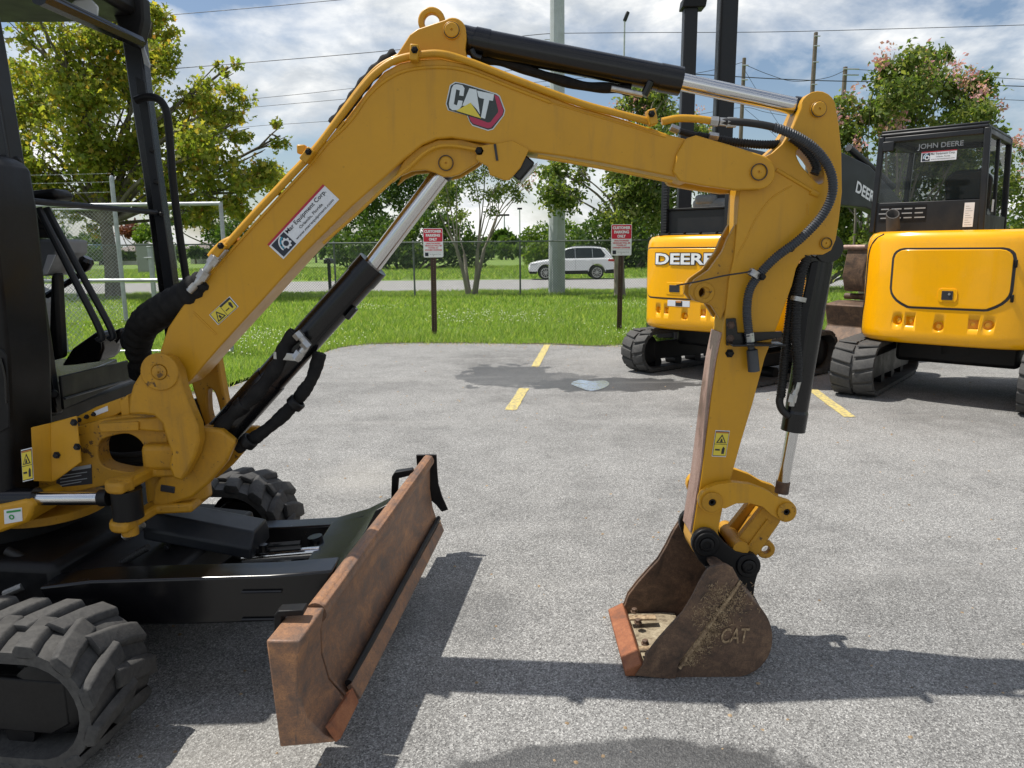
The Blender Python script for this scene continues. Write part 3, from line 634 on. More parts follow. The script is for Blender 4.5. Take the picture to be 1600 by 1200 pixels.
# beyond the road
tree('broadleaf_tree', 'dark spreading tree beyond the road seen under the boom', PZ(640, 414, GZ),
     B([(560, 330, 30), (600, 300, 34), (645, 290, 34), (690, 300, 30), (620, 340, 26), (660, 330, 26), (580, 360, 22), (610, 262, 28), (545, 370, 22)], 62, 3), 6500, .38, 'leaf_dark', trunk=.3, fork=2.5, clump=.28, sub=4, cl=5)
def bush(name, label, base, blobs, n, size, leaf, group=None):
    rt = root(name, base, label, 'bush', group); st_ = MB()
    for c, r in blobs:
        c = Vector(c)
        for _ in range(3): e = c + Vector((random.uniform(-1, 1), random.uniform(-1, 1), random.uniform(-.4, .7))) * r * .7; st_.tube([(lp(base, c, .4).x, c.y, GZ - .05), lp((c.x, c.y, GZ), e, .6), e], [.05, .035, .01], 5, False)
    st_.build('stems', 'bark', rt, ang=80)
    w = np.array([r ** 2 for _, r in blobs]); w = w / w.sum(); P = []
    for (c, r), ww in zip(blobs, w):
        m_ = int(n * ww) + 1; d = rng.normal(0, 1, (m_, 3)); d /= np.linalg.norm(d, axis=1)[:, None]; P.append(np.array(c) + d * r * (rng.uniform(.25, 1, (m_, 1)) ** .5) * (1 + .16 * np.sin(7 * d[:, :1] + 3 * c.x) * np.sin(6 * d[:, 2:3] + 1)))
    P = np.concatenate(P); P = P[P[:, 2] > GZ + .05]; leaf_cloud('foliage', P, size, leaf, rt); return rt
bush('hedge_bush', 'dense rounded evergreen bush beyond the road behind the first parking sign', PZ(640, 418, GZ),
     B([(540, 390, 28), (575, 385, 34), (615, 378, 38), (660, 372, 42), (705, 378, 40), (740, 392, 28), (690, 350, 22), (640, 398, 24), (590, 402, 20)], 56, 1.5), 9000, .34, 'leaf_dark')
bush('hedge_bush', 'leafy bush beyond the road between crape myrtle and steel pole', PZ(850, 416, GZ),
     B([(850, 378, 30), (835, 395, 20), (880, 372, 30), (860, 400, 20), (825, 370, 14)], 60, 1.5), 3600, .34, 'leaf_bright')
bush('hedge_bush', 'dark bush mass beyond the road behind the second parking sign', PZ(960, 418, GZ),
     B([(930, 375, 36), (980, 365, 44), (1020, 375, 40), (905, 390, 26), (990, 400, 26), (1040, 395, 26), (1080, 380, 40)], 52, 1.5), 7500, .34, 'leaf_dark')
bush('hedge_bush', 'green bush behind the fence under the big pink tree', (9.5, 27.0, GZ), B([(1330, 400, 30), (1300, 385, 30), (1360, 380, 30), (1270, 395, 30)], 26, .8), 3200, .2, 'leaf_bright')
tree('red_leaved_tree', 'small tree with reddish leaves beyond the yard gate', PZ(203, 412, GZ), B([(200, 352, 14), (208, 362, 12), (192, 362, 10)], 66, 1), 900, .36, 'leaf_red', trunk=.15, fork=1.6, cl=6)
tree('broadleaf_tree', 'bright green tree beyond the yard gate next to the reddish tree', PZ(225, 412, GZ), B([(228, 360, 16), (240, 352, 14), (250, 370, 14), (222, 375, 10)], 64, 1), 1500, .36, 'leaf_bright', trunk=.15, fork=1.5, cl=6)
tree('broadleaf_tree', 'dark-leaved tree beyond the road left of the boom', PZ(340, 416, GZ), B([(290, 350, 26), (330, 345, 30), (370, 360, 28), (400, 380, 24), (340, 385, 20), (440, 375, 26), (470, 360, 24)], 60, 2), 4200, .38, 'leaf_dark', trunk=.2, fork=1.8, cl=5)
# far tree line
far = [(-60, 372, 24), (20, 372, 22), (90, 378, 18), (140, 376, 16), (500, 366, 22), (770, 377, 9), (792, 374, 12), (815, 378, 9), (1130, 370, 22), (1200, 368, 24), (1260, 368, 22), (1340, 362, 30), (1640, 355, 34), (1560, 360, 30), (1450, 362, 30)]
for x, y, r in far:
    yy = random.uniform(105, 135); c = PY(x, y, yy)
    tree('far_tree', 'small dark tree in the low distant tree line beyond the road', (c.x, yy, GZ), B([(x, y, r), (x - r * .8, y + r * .35, r * .7), (x + r * .8, y + r * .3, r * .7)], yy, 2), 700, .95, 'leaf_dark', trunk=.3, fork=1.6, group='distant tree line', cl=3, sub=2)
x = -140
while x < 1760:
    yy = random.uniform(84, 98); r = random.uniform(7, 12); y = 389 - (x - 800) * .0096 + random.uniform(-4, 3); c = PY(x, y, yy)
    tree('far_tree', 'small dark tree in the low distant tree line beyond the road', (c.x, yy, GZ), B([(x, y, r), (x - r * .9, y + r * .3, r * .75), (x + r * .9, y + r * .3, r * .75)], yy, 1.5), 420, .62, 'leaf_dark', trunk=.15, fork=.8, group='distant tree line', cl=3, sub=1); x += random.uniform(17, 34)
# ------------------------------------------------------------------ roadside things
def sign(px, base, Y, label, back=0):
    b = PZ(*base, GZ); Y = b.y; q = PXs(px, Y); x0, x1 = q[0].x, q[1].x; zt, zb = q[0].z, q[2].z; xc = (x0 + x1) / 2; w = x1 - x0; h = zt - zb
    rt = root('parking_sign', (b.x, Y, GZ), label, 'sign', 'customer parking signs'); yf = Y - .035
    po = MB(); lean = b.x - xc
    po.tube([(b.x, Y, GZ - .2), (xc, Y, zt - .03)], .001, 4)
    po = MB()
    a_, e_ = Vector((b.x, Y, GZ - .2)), Vector((xc, Y, zt - .04))
    for dx, dy, wx, wy in ((0, 0, .050, .006), (-.026, -.014, .006, .030), (.026, -.014, .006, .030), (-.038, -.028, .02, .005), (.038, -.028, .02, .005)):
        po.prism([a_ + Vector((dx - wx / 2, dy - wy / 2, 0)), a_ + Vector((dx + wx / 2, dy - wy / 2, 0)), a_ + Vector((dx + wx / 2, dy + wy / 2, 0)), a_ + Vector((dx - wx / 2, dy + wy / 2, 0))], e_ - a_)
    pst = po.build('post', 'rusty_post', rt)
    ho = MB()
    k = 0
    while k * .0254 * 1.6 < (e_ - a_).length - .6:
        q_ = lp(a_, e_, (k * .0254 * 1.6 + .22) / (e_ - a_).length); ho.ring(q_ + Vector((0, -.0045, 0)), (0, 1, 0), .009, .004, .003, 8); k += 1
    ho.build('perforations', 'mud_dry', pst)
    def rr(x0, x1, z0, z1, r, y):
        out = []
        for cx, cz, a0 in ((x1 - r, z1 - r, 0), (x0 + r, z1 - r, 90), (x0 + r, z0 + r, 180), (x1 - r, z0 + r, 270)):
            out += [(cx + r * math.cos(R(a0 + 22.5 * k)), y, cz + r * math.sin(R(a0 + 22.5 * k))) for k in range(5)]
        return out
    pn = MB().prism(rr(x0, x1, zb, zt, .025, yf), (0, .003, 0)).build('panel', 'sign_white', rt, .001)
    MB().prism(rr(x0 + .008, x1 - .008, zt - h * .46, zt - .008, .018, yf - .002), (0, .0015, 0)).build('red_field', 'sign_red', pn)
    for i, s in enumerate(('CUSTOMER', 'PARKING', 'ONLY')):
        ww = w * (.88, .72, .42)[i]; lettering('lettering', s, (xc - ww / 2, yf - .004, zt - h * (.155 + .135 * i)), (ww, 0, 0), (0, 0, h * .098), 'sign_white', pn, .0005, .06)
    for i, s in enumerate(('UNAUTHORIZED', 'VEHICLES WILL BE', 'TOWED AT', "OWNER'S EXPENSE")):
        ww = w * (.72, .86, .50, .86)[i]; lettering('lettering', s, (xc - ww / 2, yf - .002, zt - h * (.545 + .075 * i)), (ww, 0, 0), (0, 0, h * .05), 'sign_red', pn, .0005, .035)
    MB().box((x0 + w * .16, yf - .0015, zb + h * .105), (w * .17, .002, h * .12)).build('logo_square', 'sticker_navy', pn)
    lettering('lettering', 'Mar Equipment Corp.', (x0 + w * .3, yf - .002, zb + h * .09), (w * .58, 0, 0), (0, 0, h * .035), 'ink', pn, .0005)
    MB().box((xc, yf - .0012, zb + h * .185), (w * .95, .001, .003)).build('rule_line', 'ink_grey', pn)
    for z in (zt - .03, zb + .03): MB().lathe((xc, yf - .004, z), (0, -1, 0), [(0, .008), (.004, .006)], 8).build('bolt', 'steel_zinc', rt)
sign([(661, 357), (692, 357), (692, 402), (661, 402)], (679, 528), 12.9, 'red and white customer parking sign on a rusty post beside the lone slim multi-stemmed tree')
sign([(955, 351), (987, 351), (987, 399), (955, 399)], (967, 517), 13.8, 'red and white customer parking sign in front of the thick grey tree trunk')
# mailbox
b = PZ(516, 453, GZ)
rt = root('mailbox', b, 'black roadside mailbox on a dark post next to the road', 'mailbox')
MB().box((b.x, b.y, .5), (.11, .11, 1.1)).build('post', 'black_dusty', rt, .008)
pr = [(-.13, 0), (.13, 0), (.13, .12)] + [(.13 * math.cos(R(a)), .12 + .10 * math.sin(R(a))) for a in range(15, 180, 15)] + [(-.13, .12)]
MB().prism([(b.x + u, b.y - .28, .98 + v) for u, v in pr], (0, .55, 0)).build('box', 'black_dusty', rt, .008)
MB().box((b.x, b.y - .3, 1.08), (.22, .02, .16)).build('door', 'black_paint', rt, .01)
# electrical cabinets
for px0, px1, pt, pb, lb in ((216, 237, 383, 427, 'taller grey electrical cabinet on the grass behind the yard gate'), (262, 273, 386, 420, 'narrow grey electrical cabinet behind the canopy post')):
    q = PZ((px0 + px1) / 2, pb, GZ); a_, e_ = PY(px0, pt, q.y), PY(px1, pt, q.y); rt = root('electrical_cabinet', q, lb, 'cabinet')
    w = e_.x - a_.x; MB().box((q.x, q.y + .3, a_.z / 2), (w, .6, a_.z + .1)).build('housing', 'box_grey', rt, .02)
    MB().box((q.x, q.y - .012, a_.z / 2), (w * .86, .02, a_.z * .88)).build('door', 'box_grey', rt, .01); MB().box((q.x + w * .3, q.y - .03, a_.z * .5), (.03, .03, .16)).build('handle', 'dark_grey', rt, .005)
    MB().box((q.x, q.y + .3, a_.z + .06), (w * 1.05, .66, .05)).build('lid', 'box_grey', rt, .01)
# teal box truck, far left
q = PZ(140, 414, GZ); rt = root('box_truck', q, 'teal box truck parked far beyond the yard gate', 'truck'); a_, e_ = PY(95, 385, q.y), PY(146, 385, q.y)
MB().box(((a_.x + e_.x) / 2, q.y + 1.2, (a_.z + .8) / 2 + .1), (e_.x - a_.x, 2.4, a_.z - .6)).build('cargo_box', 'teal_paint', rt, .05)
cx0 = e_.x + .05; MB().prism([(cx0, q.y, .6), (cx0 + 1.5, q.y, .6), (cx0 + 1.5, q.y, 1.2), (cx0 + 1.15, q.y, 1.75), (cx0, q.y, 1.8)], (0, 2.2, 0)).build('cab', 'teal_paint', rt, .06)
MB().box((cx0 + .7, q.y - .01, 1.42), (.6, .03, .4)).build('window', 'glass_car', rt)
for x in (a_.x + .6, cx0 + .8): MB().lathe((x, q.y - .02, .42), (0, 1, 0), [(0, .3), (.02, .44), (.28, .44)], 18).build('wheel', 'tyre', rt)
MB().box((a_.x + 1.5, q.y + 1.2, .5), (e_.x - a_.x, 1.6, .25)).build('chassis', 'black_dusty', rt)
# far pale building
for px0, px1, pt, pb, yy, lb in ((184, 216, 392, 414, 85, 'low pale building far beyond the yard gate'), (296, 330, 388, 413, 88, 'low pale building far behind the canopy posts')):
    a_, e_ = PY(px0, pt, yy), PY(px1, pt, yy); rt = root('far_building', (a_.x, yy, GZ), lb, 'building'); w = e_.x - a_.x
    MB().box((a_.x + w / 2, yy + 3, a_.z / 2 - .05), (w, 6, a_.z)).build('wall', 'far_wall', rt)
    MB().prism([(a_.x - .3, yy - .4, a_.z - .05), (a_.x + w + .3, yy - .4, a_.z - .05), (a_.x + w - .4, yy + 3, a_.z + .6), (a_.x + .4, yy + 3, a_.z + .6)], (0, .1, .12)).build('roof', 'far_roof', rt)
    for k in (.3, .7): MB().box((a_.x + w * k, yy - .02, a_.z * .5), (.8, .06, .7)).build('window', 'glass_car', rt)
# ------------------------------------------------------------------ white SUV on the road
cyr = PZ(890, 437, GZ).y - .2
cx0 = PY(826, 430, cyr).x; cx1 = PY(961, 430, cyr).x; SC = (cx1 - cx0) / 4.35
rt = root('suv', (cx0 + 2.1, cyr, GZ), 'white compact SUV driving on the road behind the steel pole', 'car')
def CP(u, z, y=0.0): return (cx0 + u * SC, cyr + y * SC, GZ + .012 + z * SC)
def arch(cx, r, a0=180, a1=0, n=9): return [(cx + r * math.cos(R(a0 + (a1 - a0) * k / n)), .36 + r * math.sin(R(a0 + (a1 - a0) * k / n))) for k in range(n + 1)]
WF, WR = .86, 3.44
low = [(0.08, .36), (0.0, .52), (0.03, .70), (0.16, .83), (.55, .93), (1.12, 1.01), (1.5, 1.04), (4.2, 1.06), (4.30, .98), (4.33, .72), (4.35, .50), (4.28, .36)] + arch(WR, .41, 0, 180)[0:] + arch(WF, .41, 0, 180)
MB().prism([CP(u, z) for u, z in low], (0, 1.8 * SC, 0)).build('body', 'white_paint', rt, .07, segs=3)
gh = [(1.08, 1.0), (1.62, 1.38), (1.95, 1.54), (2.4, 1.64), (3.1, 1.65), (3.6, 1.61), (3.88, 1.53), (4.10, 1.28), (4.26, 1.02)]
m = MB(); n = len(gh); tin = .16
vs = [CP(u, z, .03 + tin * max(0, (z - 1.0)) / .62) for u, z in gh] + [CP(u, z, 1.77 - tin * max(0, (z - 1.0)) / .62) for u, z in gh]
m.add(vs, [tuple(range(n))[::-1], tuple(range(n, 2 * n))] + [(i, (i + 1) % n, (i + 1) % n + n, i + n) for i in range(n)]); m.build('roof', 'white_paint', rt, .05, segs=3)
def win(pts):
    m = MB(); P = [CP(u, z, .03 + tin * (z - 1.0) / .62 - .006) for u, z in pts]; return m.prism(P, (0, .012, 0)).build('side_window', 'glass_car', rt)
win([(1.30, 1.06), (1.70, 1.37), (1.98, 1.52), (2.33, 1.565), (2.34, 1.06)]); win([(2.36, 1.06), (2.35, 1.565), (3.18, 1.565), (3.22, 1.07)]); win([(3.24, 1.07), (3.20, 1.565), (3.64, 1.52), (3.86, 1.20), (3.78, 1.09)])
m = MB(); m.add([CP(1.16, 1.06, .25), CP(1.64, 1.40, .28), CP(1.64, 1.40, 1.52), CP(1.16, 1.06, 1.55)], [(0, 1, 2, 3)]); m.v = [(a - .02, b, c + .025) for a, b, c in m.v]; m.build('windscreen', 'glass_car', rt)
m = MB(); m.add([CP(4.20, 1.14, .25), CP(4.0, 1.50, .30), CP(4.0, 1.50, 1.5), CP(4.20, 1.14, 1.55)], [(0, 1, 2, 3)]); m.v = [(a + .03, b, c + .02) for a, b, c in m.v]; m.build('rear_window', 'glass_car', rt)
sill = [(.05, .30), (.02, .42), (.42, .42), (.42, .30)]; MB().prism([CP(u, z, -.005) for u, z in sill], (0, 1.8 * SC, 0)).build('bumper_trim', 'black_dusty', rt, .02)
MB().prism([CP(u, z, -.008) for u, z in ((1.30, .27), (1.29, .44), (3.0, .46), (3.0, .27))], (0, 1.81 * SC, 0)).build('sill_trim', 'black_dusty', rt, .02)
MB().prism([CP(u, z, -.005) for u, z in ((3.88, .30), (3.88, .48), (4.37, .52), (4.34, .30))], (0, 1.8 * SC, 0)).build('bumper_trim', 'black_dusty', rt, .02)
MB().prism([CP(u, z, -.012) for u, z in ((.06, .72), (.14, .82), (.46, .86), (.40, .74))], (0, .25 * SC, 0)).build('headlight', 'lens_clear', rt, .01)
MB().prism([CP(u, z, -.012) for u, z in ((3.98, .90), (4.02, 1.0), (4.31, 1.0), (4.345, .88))], (0, .25 * SC, 0)).build('tail_light', 'tail_red', rt, .01)
for u in (1.35, 2.36, 3.22): MB().box(CP(u, .76, -.002), (.008, .008, .52 * SC)).build('door_seam', 'ink', rt)
for u in (2.14, 3.02): MB().box(CP(u, .92, -.02), (.2 * SC, .03, .03)).build('door_handle', 'white_paint', rt, .006)
MB().box(CP(1.5, 1.08, -.1), (.13 * SC, .16 * SC, .12 * SC)).build('wing_mirror', 'white_paint', rt, .03)
MB().tube([CP(2.1, 1.62, .22), CP(2.3, 1.66, .22), CP(3.5, 1.67, .22), CP(3.7, 1.63, .22)], .018 * SC, 6).build('roof_rail', 'ink', rt)
for u in (WF, WR):
    for side in (0, 1):
        yy = .02 if side == 0 else 1.56; w_ = MB().lathe(CP(u, .345, yy), (0, 1, 0), [(0, .25 * SC), (.01, .33 * SC), (.05, .345 * SC), (.2, .345 * SC), (.22, .3 * SC)], 24).build('wheel', 'tyre', rt)
        if side == 0:
            rm = MB().ring(CP(u, .345, .015), (0, 1, 0), .25 * SC, .215 * SC, .02, 24)
            for k in range(10): a = 2 * math.pi * k / 10; rm.box(Vector(CP(u, .345, .012)) + Vector((math.cos(a), 0, math.sin(a))) * .12 * SC, (.23 * SC, .012, .03 * SC), Matrix.Rotation(-a, 3, 'Y'))
            rm.lathe(CP(u, .345, .0), (0, 1, 0), [(0, .03), (.01, .05), (.02, .05)], 12); rm.build('rim', 'alloy', w_)
            MB().lathe(CP(u, .345, .03), (0, 1, 0), [(0, .21 * SC), (.02, .21 * SC)], 20).build('brake_disc', 'black_dusty', w_)
# ================================================================== the orange-yellow excavator in front
YC = 2.71
UC = Vector((-2.11, 2.90, 0)); UA = R(-7); UF = Vector((math.cos(UA), math.sin(UA), 0)); UL = Vector((-math.sin(UA), math.cos(UA), 0))
CX = root('mini_excavator', UC, 'yellow and black mini excavator with rusty blade and its bucket resting on the asphalt', 'excavator')
def spx(px, n=4): return [(q.x, q.y) for q in spline([(x, y, 0) for x, y in px], n)]
def plate_hole(name, px, holes, Y0, Y1, mat, parent, bevel=0.0, YP=None):
    YP = Y0 if YP is None else YP
    bm = bmesh.new(); es = []
    for lpx in [px] + holes:
        vs = [bm.verts.new((p.x, Y0, p.z)) for p in (PY(x, y, YP) for x, y in lpx)]
        es += [bm.edges.new((vs[i], vs[(i + 1) % len(vs)])) for i in range(len(vs))]
    bmesh.ops.triangle_fill(bm, edges=es, use_beauty=True)
    ex = bmesh.ops.extrude_face_region(bm, geom=bm.faces[:]); vv = [g for g in ex['geom'] if isinstance(g, bmesh.types.BMVert)]
    bmesh.ops.translate(bm, verts=vv, vec=(0, Y1 - Y0, 0)); bmesh.ops.recalc_face_normals(bm, faces=bm.faces)
    me = bpy.data.meshes.new(name); bm.to_mesh(me); bm.free(); return obj(name, me, mat, parent, bevel)
def pin(px, Y, r, mat, parent, h=.02, hole=False, ringr=None):
    c = PY(*px, Y)
    m = MB().lathe(c, (0, -1, 0), [(-.01, r), (h * .8, r), (h, r * .9), (h + .0005, r * .18), (h - .004, r * .12)], 24); o = m.build('pin', mat, parent)
    MB().ring(c + Vector((0, -.0085 if ringr else -.002, 0)), (0, 1, 0), r * 1.10, r * .98, .003, 28).build('grease_ring', 'ink', parent)
    if ringr: MB().ring(c + Vector((0, -.003, 0)), (0, 1, 0), ringr, r * 1.04, .010, 28).build('boss', mat, parent, .002)
    return o
def ctube(px, Y, r, n=8): return MB().tube(spline(PXs(px, Y) if not isinstance(Y, list) else [PY(a, b, c) for (a, b), c in zip(px, Y)], n), r, 12)
def hexbolt(px, Y, r, mat, parent, h=.012):
    c = PY(*px, Y); return MB().lathe(c, (0, -1, 0), [(0, r * 1.5), (.003, r * 1.5), (.003, r), (h, r), (h + .002, r * .8)], 6).build('bolt', mat, parent, smooth=False)
# ------------------------------------------------------------------ boom
YB0, YB1 = 2.62, 2.80
top_px = [(250, 548), (262, 512), (285, 478), (330, 424), (395, 352), (440, 303), (492, 247), (540, 186), (572, 144), (600, 112), (625, 98), (655, 92), (690, 91), (735, 101), (800, 127), (900, 165), (960, 182), (1020, 201), (1048, 211), (1075, 218)]
bot_px = [(1078, 285), (1052, 276), (1000, 266), (940, 254), (880, 244), (830, 237), (790, 229), (745, 221), (706, 215), (682, 217), (660, 226), (630, 250), (600, 278), (550, 322), (480, 391), (400, 480), (345, 540), (300, 592), (285, 606), (262, 604), (246, 585)]
boom = plate('boom', top_px + bot_px, YB0, YB1, 'cat_yellow', CX, .006)
def bead(px, Y, r, name='weld_bead'): return ctube(px, Y, r, 6).build(name, 'cat_yellow', boom)
BW = 1
bead([(470, 262), (510, 225), (548, 188), (575, 150), (605, 124), (640, 109), (690, 105), (735, 112), (800, 137), (860, 160)], YB0, .006)
bead([(505, 380), (560, 332), (610, 285), (640, 260), (662, 240), (684, 229), (710, 228), (745, 234), (775, 240)], YB0 - .001, .0055)
bead([(860, 160), (960, 190), (1040, 214)], YB0, .003); bead([(840, 244), (940, 262), (1050, 284)], YB0 + .002, .006)
bead([(303, 488), (338, 522)], YB0, .0035)
for o_, y0, y1 in (('flange', YB0 - .006, YB1 + .006),):
    up = [(330, 430), (395, 357), (440, 308), (492, 252), (540, 191)]; MB().prism([Vector((p.x, y0, p.z)) for p in PXs(up, YB0)] + [Vector((p.x, y0, p.z)) for p in PXs([(x - 3, y - 3) for x, y in up[::-1]], YB0)], (0, y1 - y0, 0)).build('flange', 'cat_yellow', boom, .002)
# cylinder bracket on top, lifting eye
tp = [(610, 100), (622, 82), (640, 54), (652, 45), (694, 31)] + arc(707, 48, 21, -120, -5, 8) + [(729, 60), (727, 76), (731, 98), (700, 96), (650, 96)]
tb = plate('cylinder_bracket', tp, 2.655, 2.685, 'cat_yellow', boom, .004); plate('cylinder_bracket', [(x, y) for x, y in tp], 2.745, 2.775, 'cat_yellow', boom, .004, YP=2.655)
pin((706, 48), 2.655, .024, 'cat_yellow', boom, .014, ringr=.029)
c = PY(675, 35, 2.73); MB().ring(c, (0, 1, 0), .047, .026, .032, 26).build('lifting_eye', 'cat_yellow', boom, .005)
# boom-cylinder bracket and work-light bracket underneath
bb = [(650, 232), (630, 252), (612, 286), (625, 275), (643, 267), (664, 265), (680, 270), (692, 276), (705, 276), (718, 272), (744, 256), (756, 246), (760, 228), (720, 217), (684, 218)]
plate('rod_bracket', bb, 2.640, 2.668, 'cat_yellow', boom, .004, YP=2.64); plate('rod_bracket', bb, 2.755, 2.782, 'cat_yellow', boom, .004, YP=2.64)
pin((697, 255), 2.640, .024, 'cat_yellow', boom, .006, ringr=.026); hexbolt((749, 236), 2.615, .010, 'black_dusty', boom)
lb = plate('light_bracket', [(748, 228), (776, 224), (800, 219), (827, 233), (813, 262), (796, 281), (787, 281), (765, 273), (762, 260), (743, 249)], 2.612, 2.635, 'cat_yellow', boom, .003)
MB().box(PY(775, 238, 2.610), (.008, .006, .055), Matrix.Rotation(R(-8), 3, 'Y')).build('slot', 'ink', lb)
a_, e_ = PY(806, 279, 2.70), PY(830, 254, 2.70)
lh = MB().prism([a_ + Vector((-.02, -.05, .012)), a_ + Vector((.012, -.05, -.012)), e_ + Vector((.012, -.05, -.006)), e_ + Vector((-.03, -.05, .03))], (0, .12, 0)).build('work_light', 'black_paint', boom, .006)
d_ = (e_ - a_).normalized(); MB().prism([a_ + Vector((.016, -.046, -.012)), e_ + Vector((.016, -.046, -.006)), e_ + Vector((.022, -.046, -.010)), a_ + Vector((.022, -.046, -.016))], (0, .11, 0)).build('lens', 'lens_clear', lh, .002)
# boom tip fork
tip = [(1072, 216), (1088, 211), (1140, 226), (1190, 242)] + arc(1185, 269, 27, -70, 95, 12) + [(1150, 297), (1100, 290), (1062, 283), (1052, 268), (1058, 240)]
plate('boom_tip', tip, 2.604, 2.640, 'cat_yellow', boom, .005); plate('boom_tip', tip, 2.780, 2.816, 'cat_yellow', boom, .005, YP=2.604)
pin((1185, 269), 2.604, .026, 'cat_yellow', boom, .006, ringr=.028)
# hard lines along the top edge
hl = [(352, 386), (395, 338), (440, 290), (492, 234), (535, 178), (568, 135), (590, 112), (618, 94), (652, 86), (690, 84), (735, 97), (800, 122), (900, 159), (960, 176), (1016, 190)]
ctube(hl, 2.612, .012, 8).build('hard_line', 'cat_yellow', boom)
hl2 = [(358, 377), (400, 330), (446, 281), (497, 226), (540, 168), (572, 126), (594, 104), (624, 88)]
ctube(hl2, 2.70, .011, 8).build('hard_line', 'cat_yellow', boom)
for px, ang in (((482, 243), 40), ((648, 84), 5), ((1018, 184), -14), ((345, 390), 42)):
    p = PY(*px, 2.60); MB().box(p, (.028, .05, .05), Matrix.Rotation(R(ang), 3, 'Y')).build('line_clamp', 'cat_yellow', boom, .004); hexbolt((px[0], px[1] - 6), 2.574, .008, 'black_dusty', boom)
p = PY(478, 244, 2.65); MB().box(p + Vector((-.012, 0, .022)), (.03, .03, .03)).build('line_clamp', 'cat_yellow', boom, .005)
# hose ends at the lower end of the lines
ctube([(352, 388), (330, 412), (312, 438), (296, 455)], 2.60, .014).build('hose_fitting', 'steel_zinc', boom)
for a, b in (((338, 402), (330, 412)), ((322, 424), (314, 436))): MB().tube([PY(*a, 2.60), PY(*b, 2.60)], .02, 6).build('hose_nut', 'steel_zinc', boom, smooth=False)
ctube([(372, 372), (352, 380), (338, 392), (330, 402)], 2.64, .016).build('hose_fitting', 'cat_yellow', boom)
pts = spline([PY(318, 436, 2.62), PY(290, 463, 2.66), PY(250, 487, 2.74), PY(222, 512, 2.84), PY(216, 550, 2.92), PY(232, 600, 2.98)], 10); n = len(pts)
MB().tube(pts, [.030 + .028 * math.sin(math.pi * min(1, i / n * 1.1)) ** .6 + .004 * math.sin(i * 1.9) for i in range(n)], 14).build('hose_sleeve', 'sleeve_fabric', boom)
pts = spline([PY(300, 455, 2.75), PY(262, 475, 2.80), PY(228, 500, 2.92), PY(206, 535, 3.0), PY(222, 590, 3.05)], 10); n = len(pts)
MB().tube(pts, [.034 + .012 * math.sin(i * .7) + .003 * math.sin(i * 2.3) for i in range(n)], 12).build('hose_sleeve', 'sleeve_fabric', boom)
for px in ((292, 462),): MB().ring(PY(*px, 2.655), PY(292, 462, 2.65) - PY(305, 448, 2.64), .036, .03, .012, 16).build('hose_clip', 'steel_zinc', boom)
# sleeve over the hoses behind the upper bend
pts = spline(PXs([(520, 196), (545, 165), (570, 130), (598, 100), (620, 84)], 2.80), 8); MB().tube(pts, [.022 + .003 * math.sin(i * 1.3) for i in range(len(pts))], 10).build('hose_sleeve', 'sleeve_fabric', boom)
pts = spline(PXs([(742, 90), (790, 98), (850, 118), (910, 134), (960, 138), (985, 142)], 2.72), 8); MB().tube(pts, [.017 + .0018 * math.sin(i * .7) for i in range(len(pts))], 10).build('hose_sleeve', 'sleeve_fabric', boom)
# ---- emblem on the boom side
def px7(l): return [(550 + x / 4, y / 4) for x, y in l]
def decal(name, px, Y, mat, parent, t=.0012): return plate(name, px, Y, Y + t, mat, parent, 0, YP=YB0, smooth=False)
em = decal('emblem', px7([(718, 722), (735, 762), (752, 786), (850, 818), (882, 810), (950, 722), (958, 690), (925, 600), (905, 585), (880, 578), (700, 522), (645, 512), (612, 532), (586, 650), (600, 690)]), YB0 - .0015, 'logo_white', boom)
decal('emblem_ground', px7([(724, 724), (738, 760), (755, 780), (850, 811), (878, 804), (944, 720), (952, 692), (920, 606), (902, 592), (880, 585), (700, 528), (648, 518), (618, 537), (592, 650), (606, 688)]), YB0 - .0030, 'logo_black', em)
decal('emblem_hexagon', px7([(890, 594), (916, 604), (947, 692), (940, 718), (872, 798), (850, 804), (758, 774), (742, 756), (732, 728), (770, 738), (850, 768), (866, 764), (912, 704), (914, 690)]), YB0 - .0045, 'logo_pink', em)
decal('emblem_letter', px7([(606, 650), (624, 552), (636, 532), (655, 527), (690, 534), (704, 552), (697, 602), (671, 598), (675, 566), (652, 560), (637, 652), (656, 660), (665, 628), (692, 632), (686, 664), (666, 690), (628, 690), (610, 676)]), YB0 - .0045, 'logo_white', em)
decal('emblem_letter', px7([(734, 553), (778, 562), (800, 716), (776, 680), (745, 648), (718, 664), (690, 662)]), YB0 - .0045, 'logo_white', em)
decal('emblem_letter', px7([(782, 568), (888, 590), (881, 632), (858, 628), (832, 744), (806, 736), (826, 620), (800, 614), (790, 604)]), YB0 - .0045, 'logo_white', em)
decal('emblem_triangle', px7([(652, 694), (742, 644), (808, 742)]), YB0 - .0060, 'sticker_yellow', em)
